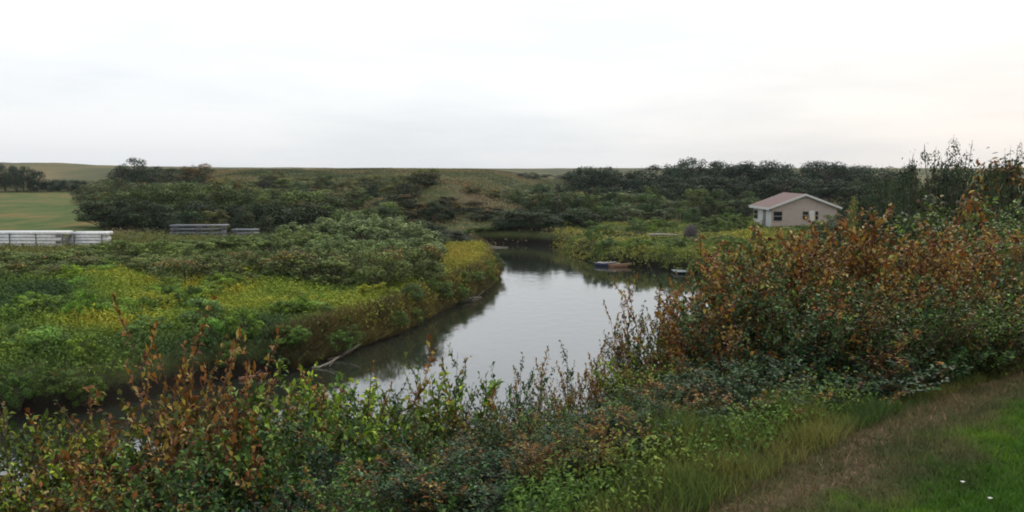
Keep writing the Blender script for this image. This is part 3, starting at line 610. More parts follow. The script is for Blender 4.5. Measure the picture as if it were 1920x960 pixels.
# ---- near shrubs, one by one: kind, px, top, distance, width px, label, tint, turned share
NEAR = [
 ('stem', 1905, 395, 17.0, 200, 'rusty orange shrub cut by the right edge of the view', (1, 1, 1), 0.62),
 ('stem', 1838, 430, 16.0, 190, 'orange shrub just left of the one at the right edge', (1, 1, 1), 0.50),
 ('stem', 1770, 425, 16.5, 190, 'brown orange shrub right of the tallest orange bush', (1, 1, 1), 0.50),
 ('stem', 1705, 400, 14.5, 210, 'tall orange bush peaking below the wispy trees', (0.9, 1, 1), 0.62),
 ('stem', 1640, 425, 14.0, 210, 'golden orange bush in the middle of the right thicket', (1, 1, 0.9), 0.60),
 ('stem', 1580, 425, 14.0, 200, 'orange brown bush just below the right end of the house', (1, 1, 1), 0.66),
 ('stem', 1520, 445, 13.6, 200, 'rusty bush below the gable of the house', (0.9, 1, 1), 0.62),
 ('stem', 1455, 455, 13.4, 190, 'rust red bush below the left wall of the house', (0.9, 1, 1), 0.60),
 ('stem', 1395, 490, 13.2, 170, 'orange green bush at the left shoulder of the right thicket', (0.9, 1, 1), 0.52),
 ('stem', 1350, 545, 13.0, 150, 'rusty bush at the left foot of the right thicket beside the water', (0.9, 1, 1), 0.50),
 ('stem', 1560, 530, 12.0, 200, 'red brown bush low in the right thicket', (0.75, 0.9, 1), 0.42),
 ('stem', 1450, 545, 12.0, 180, 'dark green and rust bush low in the right thicket', (0.7, 0.85, 1), 0.34),
 ('stem', 1650, 530, 12.3, 190, 'dark leafed bush with an orange patch low on the right', (0.75, 0.9, 0.95), 0.38),
 ('stem', 1735, 500, 12.9, 190, 'orange bush beside the green slope on the right', (0.9, 1, 0.9), 0.48),
 ('stem', 1820, 500, 14.0, 180, 'green and orange bush at the top of the green slope', (1.1, 1.2, 0.9), 0.30),
 ('broad', 1600, 625, 11.3, 170, 'dark shaded bush at the foot of the right thicket, right one', (0.6, 0.78, 1.0), 0.10),  # this and the next two: tint darkened to paint in deep thicket shade
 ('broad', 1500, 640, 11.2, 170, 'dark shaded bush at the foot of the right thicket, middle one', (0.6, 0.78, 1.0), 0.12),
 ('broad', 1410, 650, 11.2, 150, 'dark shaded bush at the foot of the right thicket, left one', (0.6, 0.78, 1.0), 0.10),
 ('broad', 1700, 590, 12.6, 150, 'blue green leafy shrub above the grassy slope', (0.9, 1.2, 1.15), 0.06),
 ('broad', 1790, 550, 14.2, 160, 'pale green leafy shrub at the edge of the track on the right', (1.4, 1.6, 1.0), 0.05),
 ('broad', 1880, 510, 16.4, 180, 'green leafy shrub above the track at the right edge', (1.4, 1.6, 0.9), 0.06),
 ('broad', 1060, 815, 9.3, 150, 'dark leafy bush beside the lower end of the grassy slope', (0.75, 0.95, 1.0), 0.12),
 ('broad', 1135, 865, 8.8, 130, 'grey green bush at the lower left corner of the grass', (0.85, 1.05, 1.0), 0.10),
 ('stem', 1090, 905, 8.1, 120, 'reddish low bush where the track meets the bottom edge', (0.8, 0.8, 0.8), 0.6),
 ('stem', 1190, 805, 9.9, 130, 'low rusty green bush at the left side of the grass', (0.9, 1, 0.8), 0.35),
 ('broad', 1185, 880, 8.5, 120, 'green leafy bush at the bottom left end of the grass', (0.9, 1.15, 0.9), 0.12),
 ('broad', 1245, 830, 9.3, 110, 'small dark bush at the edge of the grass above the track end', (0.8, 1.0, 0.9), 0.2),
 ('broad', 1310, 700, 9.9, 140, 'dark bush low at the left foot of the right thicket', (0.75, 0.95, 0.95), 0.2),
 ('broad', 1385, 675, 10.2, 150, 'dark green and rust bush nearest the top of the weedy slope', (0.7, 0.9, 0.95), 0.24),
 ('broad', 1455, 650, 10.7, 140, 'dark bush with a few rusty leaves above the weeds', (0.7, 0.9, 0.95), 0.22),
 ('lank', 1217, 508, 14.0, 90, 'tallest slender shrub with dark leaves standing out against the river', (0.7, 0.85, 0.9), 0.30),
 ('lank', 1185, 575, 13.6, 80, 'slender dark leaved shoot left of the tallest slender shrub', (0.7, 0.9, 0.9), 0.15),
 ('lank', 1290, 548, 14.0, 90, 'pale orange slender shrub right of the tallest slender shrub', (1.3, 1.2, 1.0), 0.80),
 ('stem', 1265, 610, 13.0, 130, 'olive shrub between the slender shrubs and the right thicket', (1.2, 1.15, 0.7), 0.28),
 ('stem', 1225, 660, 12.0, 150, 'rounded yellow green shrub in front of the slender shrubs', (1.35, 1.3, 0.6), 0.18),
 ('lank', 1132, 628, 13.2, 80, 'red brown slender shrub at the edge of the river view', (0.8, 0.8, 0.8), 0.92),
 ('lank', 1148, 660, 12.6, 90, 'rust red upright bush beside the yellow green shrub', (0.8, 0.8, 0.8), 0.85),
 ('lank', 1075, 655, 13.4, 80, 'thin orange shrub left of the red brown one', (1, 1, 0.8), 0.60),
 ('lank', 1010, 675, 13.6, 80, 'thin green shrub over the water with orange tips', (1, 1.1, 0.8), 0.40),
 ('lank', 962, 688, 13.2, 80, 'thin blue green leaved shrub over the water in the middle', (0.8, 1.1, 1.0), 0.08),
 ('stem', 1085, 730, 12.0, 150, 'orange yellow bush right of the middle', (1.2, 1.15, 0.8), 0.42),
 ('stem', 1000, 755, 11.6, 140, 'green bush with yellow leaves at the middle of the lower edge of the river', (1.1, 1.1, 0.8), 0.25),
 ('lank', 846, 662, 13.5, 90, 'slender shrub with orange leaves standing alone against the river', (1, 1, 0.8), 0.66),
 ('lank', 772, 708, 13.2, 60, 'small dark slender shoot at the left of the orange one on the river', (0.7, 0.8, 0.9), 0.10),
 ('stem', 905, 760, 12.2, 150, 'orange and green bush below the slender orange shrub', (1, 1.05, 0.8), 0.42),
 ('stem', 825, 770, 11.8, 140, 'mixed green bush below the river view', (1.0, 1.1, 0.9), 0.22),
 ('stem', 700, 660, 13.0, 150, 'bright yellow green bush rising in front of the left bank', (1.6, 1.5, 0.6), 0.16),
 ('stem', 620, 715, 12.4, 150, 'pale green bush left of the bright yellow green one', (1.3, 1.4, 0.9), 0.12),
 ('broad', 705, 745, 11.2, 170, 'large leafy green bush in the middle of the lower left', (1.2, 1.35, 0.8), 0.06),
 ('stem', 530, 672, 13.6, 130, 'thin olive brown shrub before the dark bank', (1.1, 1.1, 0.8), 0.35),
 ('stem', 468, 705, 13.2, 130, 'olive shrub right of the tall rusty shrub', (1.2, 1.1, 0.7), 0.32),
 ('lank', 368, 583, 14.0, 110, 'tall rusty red slender shrub before the left meadow', (0.7, 0.7, 0.7), 0.92),
 ('lank', 405, 650, 13.6, 110, 'second rusty shrub leaning right of the tall slender one', (0.8, 0.8, 0.7), 0.85),
 ('stem', 385, 735, 12.6, 150, 'dark red and green bush under the tall rusty shrub', (0.7, 0.85, 0.9), 0.50),
 ('stem', 290, 755, 12.4, 160, 'orange brown bush left of the tall rusty shrub', (0.9, 0.9, 0.8), 0.66),
 ('stem', 235, 800, 11.8, 150, 'rusty orange bush in the lower left', (0.8, 0.9, 0.8), 0.68),
 ('stem', 30, 735, 12.0, 150, 'yellow green bush with orange leaves at the left edge', (1.7, 1.45, 0.6), 0.34),
 ('lank', 105, 805, 12.0, 50, 'thin orange yellow bush beside the left edge bush', (1.5, 1.3, 0.6), 0.50),
 ('stem', 15, 835, 10.8, 140, 'yellow leaved bush in the lower left corner', (1.7, 1.5, 0.6), 0.36),
 ('stem', 320, 850, 10.8, 160, 'dark rust bush at the bottom left', (0.7, 0.85, 0.9), 0.45),
 ('broad', 450, 830, 10.6, 170, 'dark green leafy bush at the bottom, left of the water gap', (0.8, 1.0, 0.95), 0.10),
 ('broad', 660, 845, 10.0, 150, 'dark blue green bush at the bottom right of the water gap', (0.62, 0.85, 1.05), 0.04),
 ('broad', 780, 850, 10.0, 170, 'dark glossy bush at the bottom below the middle of the river', (0.62, 0.85, 1.05), 0.06),
 ('broad', 900, 865, 9.6, 170, 'dark green bush at the bottom centre', (0.7, 0.95, 1.0), 0.10),
 ('broad', 1010, 850, 9.8, 160, 'grey green leafy bush at the bottom right of centre', (0.75, 0.95, 1.05), 0.12),
 ('broad', 1120, 785, 10.6, 160, 'dark green leafy bush left of the grassy slope', (0.8, 0.95, 0.95), 0.16),
 ('broad', 1230, 745, 11.0, 160, 'dark bush between the yellow green shrub and the grass', (0.75, 0.9, 0.95), 0.12),
 ('stem', 1310, 690, 11.6, 140, 'rust and green bush at the upper edge of the grass', (0.85, 0.95, 0.9), 0.40),
 ('stem', 1330, 620, 12.4, 150, 'dark rusty bush right of the olive shrub', (0.8, 0.9, 0.9), 0.55),
 ('broad', 440, 925, 8.8, 150, 'lowest leafy bush at the bottom edge, left of centre', (0.75, 0.95, 1.0), 0.08),
 ('broad', 700, 930, 8.6, 170, 'lowest dark bush at the bottom edge near the centre', (0.65, 0.85, 1.0), 0.06),
 ('broad', 860, 935, 8.4, 150, 'lowest dark bush at the bottom edge below the centre', (0.7, 0.9, 1.0), 0.10),
 ('stem', 240, 915, 9.8, 140, 'low rusty bush at the bottom edge on the left', (0.8, 0.9, 0.9), 0.45),
 ('stem', 1030, 930, 8.4, 120, 'low red brown bush at the bottom edge beside the track', (0.8, 0.8, 0.8), 0.65),
]
for k, px, yt, di, wp, lab, ti, au in NEAR:
    hv = math.sin(px * 0.37 + yt * 0.91); au = au * (0.90 + 0.22 * hv) if au > 0.2 and k != 'lank' else au; ti = (ti[0] * (1.15 - 0.2 * hv), ti[1] * (1.15 - 0.2 * hv), ti[2])
    if px < 560 and k != 'lank': yt += (-22 if px < 350 else 12)
    elif px > 1330 and k == 'stem': yt += float(np.interp(px, [1330, 1400, 1650, 1760, 1850], [-14, -26, -22, 4, 14]))
    if px > 1330 and k == 'stem' and au > 0.3: au = min(0.85, au * (1.05 + 0.3 * math.sin(px * 0.083 + yt * 0.21)))
    if k == 'stem': ti = (ti[0] * 1.25, ti[1] * 1.2, ti[2] * 0.9)
    if px < 1160 and au > 0.2: au *= 0.72
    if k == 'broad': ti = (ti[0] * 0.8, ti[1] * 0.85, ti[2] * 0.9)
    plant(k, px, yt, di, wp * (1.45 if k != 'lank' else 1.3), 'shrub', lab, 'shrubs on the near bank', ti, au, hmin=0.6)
# ---- low bushes standing out of the left meadow, and those leaning over its bank
def scatter(kind, n, px0, px1, d0, d1, hr, wr, label, group, tints, ok, seed, aut=0.0):
    r = random.Random(seed); done = []
    for q in range(n * 12):
        if len(done) >= n: break
        d = math.sqrt(r.uniform(d0 * d0, d1 * d1)); px = r.uniform(px0, px1); x = (px - 960) / F * d
        h, ne, ins, a, b_ = height(np.array([x]), np.array([d]), True)
        if ins[0] or not ok(x, d, bool(ne[0]), float(a[0]), float(b_[0])): continue
        wm_ = r.uniform(*wr)
        if any((x - u) ** 2 + (d - v_) ** 2 < (wm_ * 0.4) ** 2 for u, v_ in done): continue
        done.append((x, d)); H = r.uniform(*hr)
        nm = 'bush' if seed in (1, 2, 3, 6) else 'willow' if seed == 4 else 'shrub'; o = empty(nm, (x, d, float(h[0]) - 0.02), r.uniform(0, 6.28)); o.scale = (wm_, wm_ * r.uniform(0.8, 1.1), H)
        k_ = kind if isinstance(kind, str) else r.choice(kind)
        me, st = PROTO[k_][r.randrange(len(PROTO[k_]))]; f, s_ = PART[k_]
        a_ = link(f, me, o); link(s_, st, o)
        t_ = r.choice(tints); a_.color = (*[c * r.uniform(0.88, 1.12) for c in t_], aut)
        tag(o, label, nm.replace('_', ' '), group)
scatter(['round', 'willow'], 26, 120, 900, 47, 66, (0.7, 1.2), (1.8, 3.4), 'low bright green bush rising from the left meadow', 'low bushes in the bright meadow', [(2.6, 3.0, 0.7), (3.2, 3.0, 0.6), (2.0, 2.6, 0.8)], lambda x, d, ne, a, b: not ne and b > 2.5, 1)
scatter(['round', 'willow'], 18, -60, 560, 36, 50, (0.9, 1.7), (1.8, 3.2), 'dark green bush in the near part of the left meadow', 'dark bushes in the near meadow', [(1.6, 2.2, 0.8), (1.2, 1.7, 0.9), (2.2, 2.7, 0.8)], lambda x, d, ne, a, b: not ne and b > 1.6, 2)
scatter(['round', 'willow'], 66, -40, 930, 33, 90, (0.8, 1.4), (1.3, 2.2), 'overhanging bush on the cut edge of the left bank', 'bushes along the cut bank', [(1.3, 1.6, 0.7), (1.2, 1.5, 0.7), (1.0, 1.3, 0.8)], lambda x, d, ne, a, b: not ne and 0.1 < b < 0.9, 3, 0.04)
scatter('willow', 46, 1060, 1440, 82, 120, (0.7, 1.8), (1.8, 3.6), 'low green bush on the grassy point before the house', 'low bushes on the grassy point', [(1.5, 1.8, 0.8), (1.2, 1.5, 0.9), (2.0, 2.1, 0.7)], lambda x, d, ne, a, b: not ne and b > 0.6 and (x / d * F + 960 > 1280 or d > 108 or b < 3), 4)
scatter('round', 40, 960, 1420, 120, 175, (2.0, 4.2), (3.0, 6.0), 'dark rounded shrub on the flat behind the grassy point', 'dark shrubs behind the grassy point', [DARK, MIDG, (0.8, 1.0, 0.8)], lambda x, d, ne, a, b: not ne and b > 1, 5, 0.03)
scatter('round', 95, 330, 800, 110, 205, (1.8, 3.2), (3.5, 7.0), 'rounded shrub scattered over the slope left of the bluff', 'scattered shrubs left of the bluff', [DARK, MIDG, OLIVE, GREY], lambda x, d, ne, a, b: not ne and b > 1, 6, 0.05)
# ---- thicket fill between the named near shrubs
scatter(['stem', 'broad'], 34, 1340, 1960, 10.5, 15, (0.8, 1.05), (1.2, 1.7), 'mixed green and rusty bush inside the right thicket', 'bushes inside the right thicket', [(0.8, 0.95, 0.9), (0.7, 0.9, 1.0)], lambda x, d, ne, a, b: ne and track_side(np.array([x]), np.array([d]))[0] > 2.7 + max(0, x - 3) * 0.3, 7, 0.4)
scatter(['stem', 'broad'], 46, -40, 1060, 8, 15, (0.8, 1.3), (1.1, 1.7), 'low leafy bush filling the near bank below the river view', 'low bushes on the near bank', [(0.8, 1.0, 0.95), (0.7, 0.9, 1.05), (1.2, 1.3, 0.8)], lambda x, d, ne, a, b: ne and track_side(np.array([x]), np.array([d]))[0] > 1.2 and not (500 < x / d * F + 960 < 610) and not (70 < x / d * F + 960 < 180), 8, 0.22)

# ------------------------------------------------------------ stuff: herbs, grasses
def region_pts(n, px0, px1, d0, d1, r):
    D = np.sqrt(r.random(n) * (d1 * d1 - d0 * d0) + d0 * d0); px = px0 + (px1 - px0) * r.random(n)
    return (px - 960) / F * D, D
def stuff_mat(name, stops, rough=0.75, trans=0.2, spec=0.2):
    m, t, b = mat(name, rough, spec=spec)
    at = t.nodes.new('ShaderNodeAttribute'); at.attribute_name = 'leaf'
    b.inputs['Base Color'].default_value = (0.1, 0.1, 0.1, 1)
    t.links.new(at.outputs['Color'], b.inputs['Base Color'])
    tr = t.nodes.new('ShaderNodeBsdfTranslucent'); t.links.new(at.outputs['Color'], tr.inputs['Color'])
    ms = t.nodes.new('ShaderNodeMixShader'); ms.inputs['Fac'].default_value = trans
    t.links.new(b.outputs['BSDF'], ms.inputs[1]); t.links.new(tr.outputs['BSDF'], ms.inputs[2]); t.links.new(ms.outputs['Shader'], t.nodes['Material Output'].inputs['Surface'])
    return m
M['herb'] = stuff_mat('herb_leaves', None)
M['blade'] = stuff_mat('grass_blades', None, 0.6, 0.3)
def mixc(stops, v):
    xs_ = [s[0] for s in stops]; return np.stack([np.interp(v, xs_, [s[1][k] for s in stops]) for k in range(3)], -1)
def mounds(x, y, rad, hgt, cols, per, leaf, r):
    "low leafy plants: each mound's leaves spread over its dome"
    n = len(x); idx = np.repeat(np.arange(n), per)
    d = unit(r.normal(size=(len(idx), 3)) * np.array([1, 1, 0.8]) + np.array([0, 0, 0.35])); d[:, 2] = np.abs(d[:, 2])
    q = 0.55 + 0.5 * r.random(len(idx))
    g = height(x, y)
    P = np.stack([x[idx] + d[:, 0] * rad[idx] * q, y[idx] + d[:, 1] * rad[idx] * q, g[idx] + d[:, 2] * hgt[idx] * q], -1)
    nv = unit(d + r.normal(size=d.shape) * 0.38)
    V, Fq = quads(P, nv, leaf * (0.6 + 0.9 * r.random(len(idx))), r, 0.42)
    c = cols[idx] * (0.6 + 0.8 * r.random(len(idx)))[:, None]
    return V, Fq, np.repeat(np.concatenate([c, np.ones((len(c), 1))], 1), 4, 0)
# far bank meadow
x, y = region_pts(26000, -60, 960, 33, 96, rng)
h_, near_, ins_, dA_, dB_ = height(x, y, True)
k = (~near_) & (~ins_) & (dB_ > np.where(960 + F * x / y < 480, 0.7, 0.25)); x, y, dB_ = x[k], y[k], dB_[k]
lump = fbm(x / 3.2, y / 3.2, 41); big = fbm(x / 9, y / 9, 55)
px_ = 960 + F * x / y
cg = mixc([(0.25, (0.04, 0.08, 0.024)), (0.41, (0.10, 0.165, 0.028)), (0.54, (0.19, 0.265, 0.028)), (0.68, (0.33, 0.32, 0.03))], np.clip(big + (lump - 0.5) * 0.35 + 0.10 * ss((y - 46) / 14) - 0.04, 0, 1))
dull = (ss((y - 64) / 8) * ss((840 - px_) / 120))[:, None]; cg = cg * (1 - dull * 0.75) + np.array([0.085, 0.10, 0.045]) * dull * 0.75
edge = (np.clip(1 - dB_ / 1.6, 0, 1) * ss((px_ - 520) / 80))[:, None]; cg = cg * (1 - edge * 0.7) + np.array([0.10, 0.066, 0.034]) * edge * 0.7
stp_ = (ss((px_ - 500) / 80) * ss((dB_ - 0.7) / 0.8) * ss((7 - dB_) / 4))[:, None]; cg = cg * (1 - stp_ * 0.55) + np.array([0.20, 0.25, 0.03]) * stp_ * 0.55
tip = (np.exp(-(((px_ - 860) / 55) ** 2 + ((y - 84) / 14) ** 2)))[:, None]; cg = cg * (1 - tip * 0.8) + np.array([0.33, 0.26, 0.04]) * tip * 0.8
hm = (0.30 + 0.85 * lump ** 1.3 + 0.15 * rng.random(len(x))) * (0.6 + 0.4 * np.clip(dB_ / 2, 0, 1)); rm = (0.30 + 0.35 * rng.random(len(x)))
V, Fq, A = mounds(x, y, rm, hm, cg, 22, 0.15, rng)
tag(link('meadow_plants', np_mesh('meadow_plants', V, [Fq], M['herb'], A)), 'yellow green herbs covering the left bank meadow', 'meadow plants', kind='stuff')
# the grassy point and the flat before the house
x, y = region_pts(15000, 1040, 1700, 80, 125, rng)
h_, near_, ins_, dA_, dB_ = height(x, y, True)
k = (~near_) & (~ins_) & (dB_ > 0.1); x, y, dB_ = x[k], y[k], dB_[k]
lump = fbm(x / 3, y / 3, 42); big = fbm(x / 8, y / 5, 56); px_ = 960 + F * x / y
cg = mixc([(0.3, (0.07, 0.12, 0.03)), (0.5, (0.16, 0.21, 0.04)), (0.7, (0.27, 0.26, 0.06))], np.clip(big + 0.16 * ss((1300 - px_) / 100) * ss((y - 93) / 6) - 0.02, 0, 1))
yl = np.exp(-(((px_ - 1410) / 55) ** 2 + ((y - 97) / 9) ** 2))[:, None]; cg = cg * (1 - yl * 0.8) + np.array([0.32, 0.31, 0.03]) * yl * 0.8
V, Fq, A = mounds(x, y, 0.35 + 0.4 * rng.random(len(x)), (0.22 + 0.75 * lump ** 1.5), cg, 18, 0.2, rng)
tag(link('meadow_plants', np_mesh('point_plants', V, [Fq], M['herb'], A)), 'green and yellow herbs on the point before the house', 'meadow plants', kind='stuff')
# rough ground cover on the slopes farther back
x, y = region_pts(26000, -60, 1720, 96, 330, rng)
h_, near_, ins_, dA_, dB_ = height(x, y, True); px_ = 960 + F * x / y
infield = (x < np.interp(y, [104, 150, 200, 284], [205, 170, 150, 132]) / F * y - 960 / F * y) & (y < 284) & (y > 103)
k = (~near_) & (~ins_) & (dB_ > 0.2) & ~infield; x, y = x[k], y[k]
big = fbm(x / 14, y / 20, 57)
cg = mixc([(0.3, (0.055, 0.072, 0.030)), (0.5, (0.11, 0.118, 0.048)), (0.65, (0.20, 0.165, 0.08))], big)
spr = np.exp(-(((x + 8) / 11) ** 2 + ((y - 142) / 22) ** 2))[:, None] * (0.35 + 0.65 * (fbm(x / 3, y / 5, 58) > 0.45))[:, None]
cg = cg * (1 - spr * 0.9) + np.array([0.22, 0.155, 0.085]) * spr * 0.9
V, Fq, A = mounds(x, y, 0.7 + 0.9 * rng.random(len(x)), 0.25 + 0.6 * fbm(x / 5, y / 5, 43), cg, 14, 0.34, rng)
tag(link('ground_cover', np_mesh('ground_cover', V, [Fq], M['herb'], A)), 'dull green and tan scrub covering the far slopes', 'ground cover', kind='stuff')
# blades
def blades(x, y, L_, lean, col, wid, r, name, base=0.0):
    n = len(x); g = height(x, y); an = r.random(n) * 6.283
    dx, dy = np.cos(an), np.sin(an); ln = lean * (0.3 + r.random(n))
    B = np.stack([x, y, g + base], -1); dv = np.stack([dx * ln, dy * ln, np.sqrt(np.clip(1 - np.minimum(ln, 0.97) ** 2, 0.02, 1))], -1)
    a2 = r.random(n) * 6.283; sdv = np.stack([np.cos(a2), np.sin(a2), np.zeros(n)], -1) * (wid * (0.6 + 0.8 * r.random(n)))[:, None]
    Mi = B + dv * (L_ * 0.5)[:, None]; T = B + dv * L_[:, None] + np.stack([dx, dy, -0.6 * np.ones(n)], -1) * (L_ * 0.22 * r.random(n))[:, None]
    V = np.stack([B - sdv, B + sdv, Mi + sdv * 0.8, Mi - sdv * 0.8, T], 1).reshape(-1, 3); k5 = np.arange(n)[:, None] * 5
    c = col * (0.65 + 0.7 * r.random(n))[:, None]
    return np_mesh(name, V, [k5 + np.array([3, 2, 4]), k5 + np.array([0, 1, 2, 3])], M['blade'], np.repeat(np.concatenate([c, np.ones((n, 1))], 1), 5, 0))
# short lawn at the lower right
x, y = region_pts(600000, 960, 2900, 5.0, 19, rng); s_ = track_side(x, y) + (fbm(x / 1.1, y / 1.1, 77) - 0.5) * 0.9
k = (s_ < 1.3) & (rng.random(len(x)) < np.clip(0.35 + np.abs(s_) * 0.8, 0, 1)); x, y, s_ = x[k], y[k], s_[k]
q = fbm(x / 0.7, y / 0.7, 78) * 0.6 + fbm(x / 0.16, y / 0.16, 102, 2) * 0.4; deep = ss((-s_ - 0.22 + (fbm(x / 0.35, y / 0.35, 101) - 0.5) * 0.9) / 0.75)[:, None]
cg = mixc([(0.25, (0.03, 0.075, 0.010)), (0.5, (0.06, 0.145, 0.014)), (0.75, (0.12, 0.22, 0.02))], q) * deep + mixc([(0.3, (0.07, 0.085, 0.03)), (0.7, (0.15, 0.13, 0.06))], q) * (1 - deep)
tag(link('lawn_grass', blades(x, y, 0.035 + 0.06 * rng.random(len(x)), 0.6, cg, 0.0040, rng, 'lawn_grass')), 'short bright green grass in the lower right corner', 'grass', kind='stuff')
# tall grass and weeds between the track and the bushes
x, y = region_pts(200000, 900, 2050, 5.6, 20, rng); s_ = track_side(x, y)
cl = fbm(x / 0.45, y / 0.45, 80)
k = (s_ > 0.22) & (s_ < np.interp(x, [0.8, 2.1, 4, 7.5], [0.9, 2.6, 3.4, 5.2])) & (rng.random(len(x)) < 0.45 + 1.1 * (cl - 0.35)); x, y, s_, cl = x[k], y[k], s_[k], cl[k]
q = fbm(x / 0.9, y / 0.9, 79)
cg = mixc([(0.3, (0.045, 0.085, 0.02)), (0.5, (0.085, 0.13, 0.026)), (0.72, (0.17, 0.17, 0.045))], q + rng.normal(size=len(x)) * 0.07)
tag(link('tall_grass', blades(x, y, (0.12 + 0.62 * cl) * (0.4 + 0.6 * ss((s_ - 0.3) / 1.2)), 0.45, cg, 0.0042, rng, 'tall_grass')), 'tall green grass and weeds between the track and the bushes', 'grass', kind='stuff')
x, y = region_pts(17000, 960, 2050, 6.2, 20, rng); s_ = track_side(x, y)
k = (s_ > 0.6) & (s_ < np.interp(x, [2, 4, 7.5], [3.0, 3.6, 5.4])) & (rng.random(len(x)) < 0.35 + 0.9 * ss((s_ - 0.6) / 1.5)); x, y = x[k], y[k]; q = fbm(x / 0.8, y / 0.8, 83)
cg = mixc([(0.3, (0.045, 0.11, 0.024)), (0.5, (0.10, 0.18, 0.03)), (0.7, (0.21, 0.24, 0.045))], q)
V, Fq, A = mounds(x, y, 0.06 + 0.11 * rng.random(len(x)), 0.15 + 0.75 * q * rng.random(len(x)), cg, 24, 0.042, rng)
tag(link('weeds', np_mesh('weeds', V, [Fq], M['herb'], A)), 'leafy green weeds among the tall grass beside the track', 'weeds', kind='stuff')
# dead grass along the track
x, y = region_pts(70000, 930, 2050, 5.4, 20, rng); s_ = track_side(x, y) + (fbm(x / 1.1, y / 1.1, 77) - 0.5) * 0.9
k = (np.abs(s_ - 0.05) < 0.10 + np.abs(rng.normal(size=len(x))) * 0.27); x, y = x[k], y[k]
cg = mixc([(0, (0.06, 0.036, 0.022)), (0.6, (0.17, 0.095, 0.048)), (1, (0.28, 0.19, 0.10))], rng.random(len(x)))
tag(link('dry_grass', blades(x, y, 0.05 + 0.16 * rng.random(len(x)) ** 2, 1.15, cg, 0.0030, rng, 'dry_grass')), 'dry brown grass lying along the worn track', 'grass', kind='stuff')
# undergrowth on the near slope under the shrubs
x, y = region_pts(16000, -80, 2000, 7, 40, rng); h_, near_, ins_, dA_, dB_ = height(x, y, True)
k = near_ & (track_side(x, y) > 0.9) & (dA_ > 0.1); x, y = x[k], y[k]
q = fbm(x / 1.5, y / 1.5, 91)
cg = mixc([(0.3, (0.025, 0.045, 0.02)), (0.6, (0.055, 0.085, 0.025)), (0.8, (0.12, 0.10, 0.04))], q)
V, Fq, A = mounds(x, y, 0.12 + 0.2 * rng.random(len(x)), 0.10 + 0.40 * q, cg, 18, 0.06, rng)
tag(link('undergrowth', np_mesh('undergrowth', V, [Fq], M['herb'], A)), 'low leafy undergrowth beneath the near shrubs', 'undergrowth', kind='stuff')
# brown grass hanging over the cut bank
seg = rng.integers(6, 13, 30000); tt = rng.random(30000)
P0 = BANK_B[seg]; P1 = BANK_B[seg + 1]; pb = P0 + (P1 - P0) * tt[:, None]; nb = np.stack([-(P1 - P0)[:, 1], (P1 - P0)[:, 0]], -1); nb /= np.linalg.norm(nb, axis=1, keepdims=True)
pb = pb + nb * (0.15 + 1.2 * rng.random(30000) ** 1.3)[:, None]
cg = mixc([(0, (0.05, 0.045, 0.02)), (0.5, (0.10, 0.085, 0.032)), (1, (0.20, 0.15, 0.05))], fbm(pb[:, 0] / 1.5, pb[:, 1] / 1.5, 93) + rng.normal(size=30000) * 0.12)
kk = ~in_poly(pb[:, 0], pb[:, 1], RIVER)
tag(link('bank_grass', blades(pb[kk, 0], pb[kk, 1], 0.35 + 0.55 * rng.random(kk.sum()), 0.75, cg[kk], 0.022, rng, 'bank_grass')), 'brown grass hanging over the cut river bank', 'grass', kind='stuff')

# ------------------------------------------------------------ house
def siding(name, c, sc_=28):
    m, t, b = mat(name, 0.6, c)
    tcn = t.nodes.new('ShaderNodeTexCoord'); wv = t.nodes.new('ShaderNodeTexWave'); wv.bands_direction = 'Z'; wv.wave_profile = 'SAW'; wv.inputs['Scale'].default_value = 1.3
    t.links.new(tcn.outputs['Object'], wv.inputs['Vector'])
    bp = t.nodes.new('ShaderNodeBump'); bp.inputs['Strength'].default_value = 0.7; bp.inputs['Distance'].default_value = 0.02
    n = tex(t, 1.5, 5); r = ramp(t, [(0.3, tuple(q * 0.86 for q in c)), (0.7, c)]); t.links.new(n.outputs['Fac'], r.inputs['Fac']); t.links.new(r.outputs['Color'], b.inputs['Base Color'])
    t.links.new(wv.outputs['Fac'], bp.inputs['Height']); t.links.new(bp.outputs['Normal'], b.inputs['Normal']); return m
M['siding'] = siding('beige_siding', (0.41, 0.35, 0.31)); M['white'] = noise_mat('white_paint', (0.46, 0.47, 0.47), (0.60, 0.60, 0.58), 5, 0.5)
M['roof'] = noise_mat('pinkish_shingles', (0.11, 0.072, 0.068), (0.18, 0.118, 0.11), 9, 0.85, 0.4)
M['found'] = noise_mat('grey_concrete', (0.13, 0.125, 0.12), (0.24, 0.23, 0.22), 4, 0.9)
M['glass'] = mat('dark_glass', 0.08, (0.012, 0.016, 0.02), 0.6)[0]
M['wood'] = noise_mat('weathered_wood', (0.12, 0.09, 0.065), (0.26, 0.21, 0.16), 12, 0.85, 0.3, vs=(1, 8, 8))
gy = 108.0; gx = (1447 - 960) / F * gy
g0 = hz(gx + 3, gy)
Wg, Dg, He, Ri = 7.25, 7.2, 2.4, 1.35
zf = at_px(1447, 430, gy).z        # floor level of the walls
ho = empty('house', (gx, gy, zf), R(2))   # local x along the gable, y away from the viewer
tag(ho, 'small beige house with pinkish low gable roof above the far bank', 'house')
w_ = MB(); T_ = 0.16
w_.box(0, Wg, 0, T_, 0, He); w_.box(0, Wg, Dg - T_, Dg, 0, He); w_.box(Wg - T_, Wg, T_, Dg - T_, 0, He)
w_.add([(0, 0, He), (Wg, 0, He), (Wg / 2, 0, He + Ri), (0, T_, He), (Wg, T_, He), (Wg / 2, T_, He + Ri)], [(0, 1, 2), (3, 5, 4), (0, 2, 5, 3), (1, 4, 5, 2)])
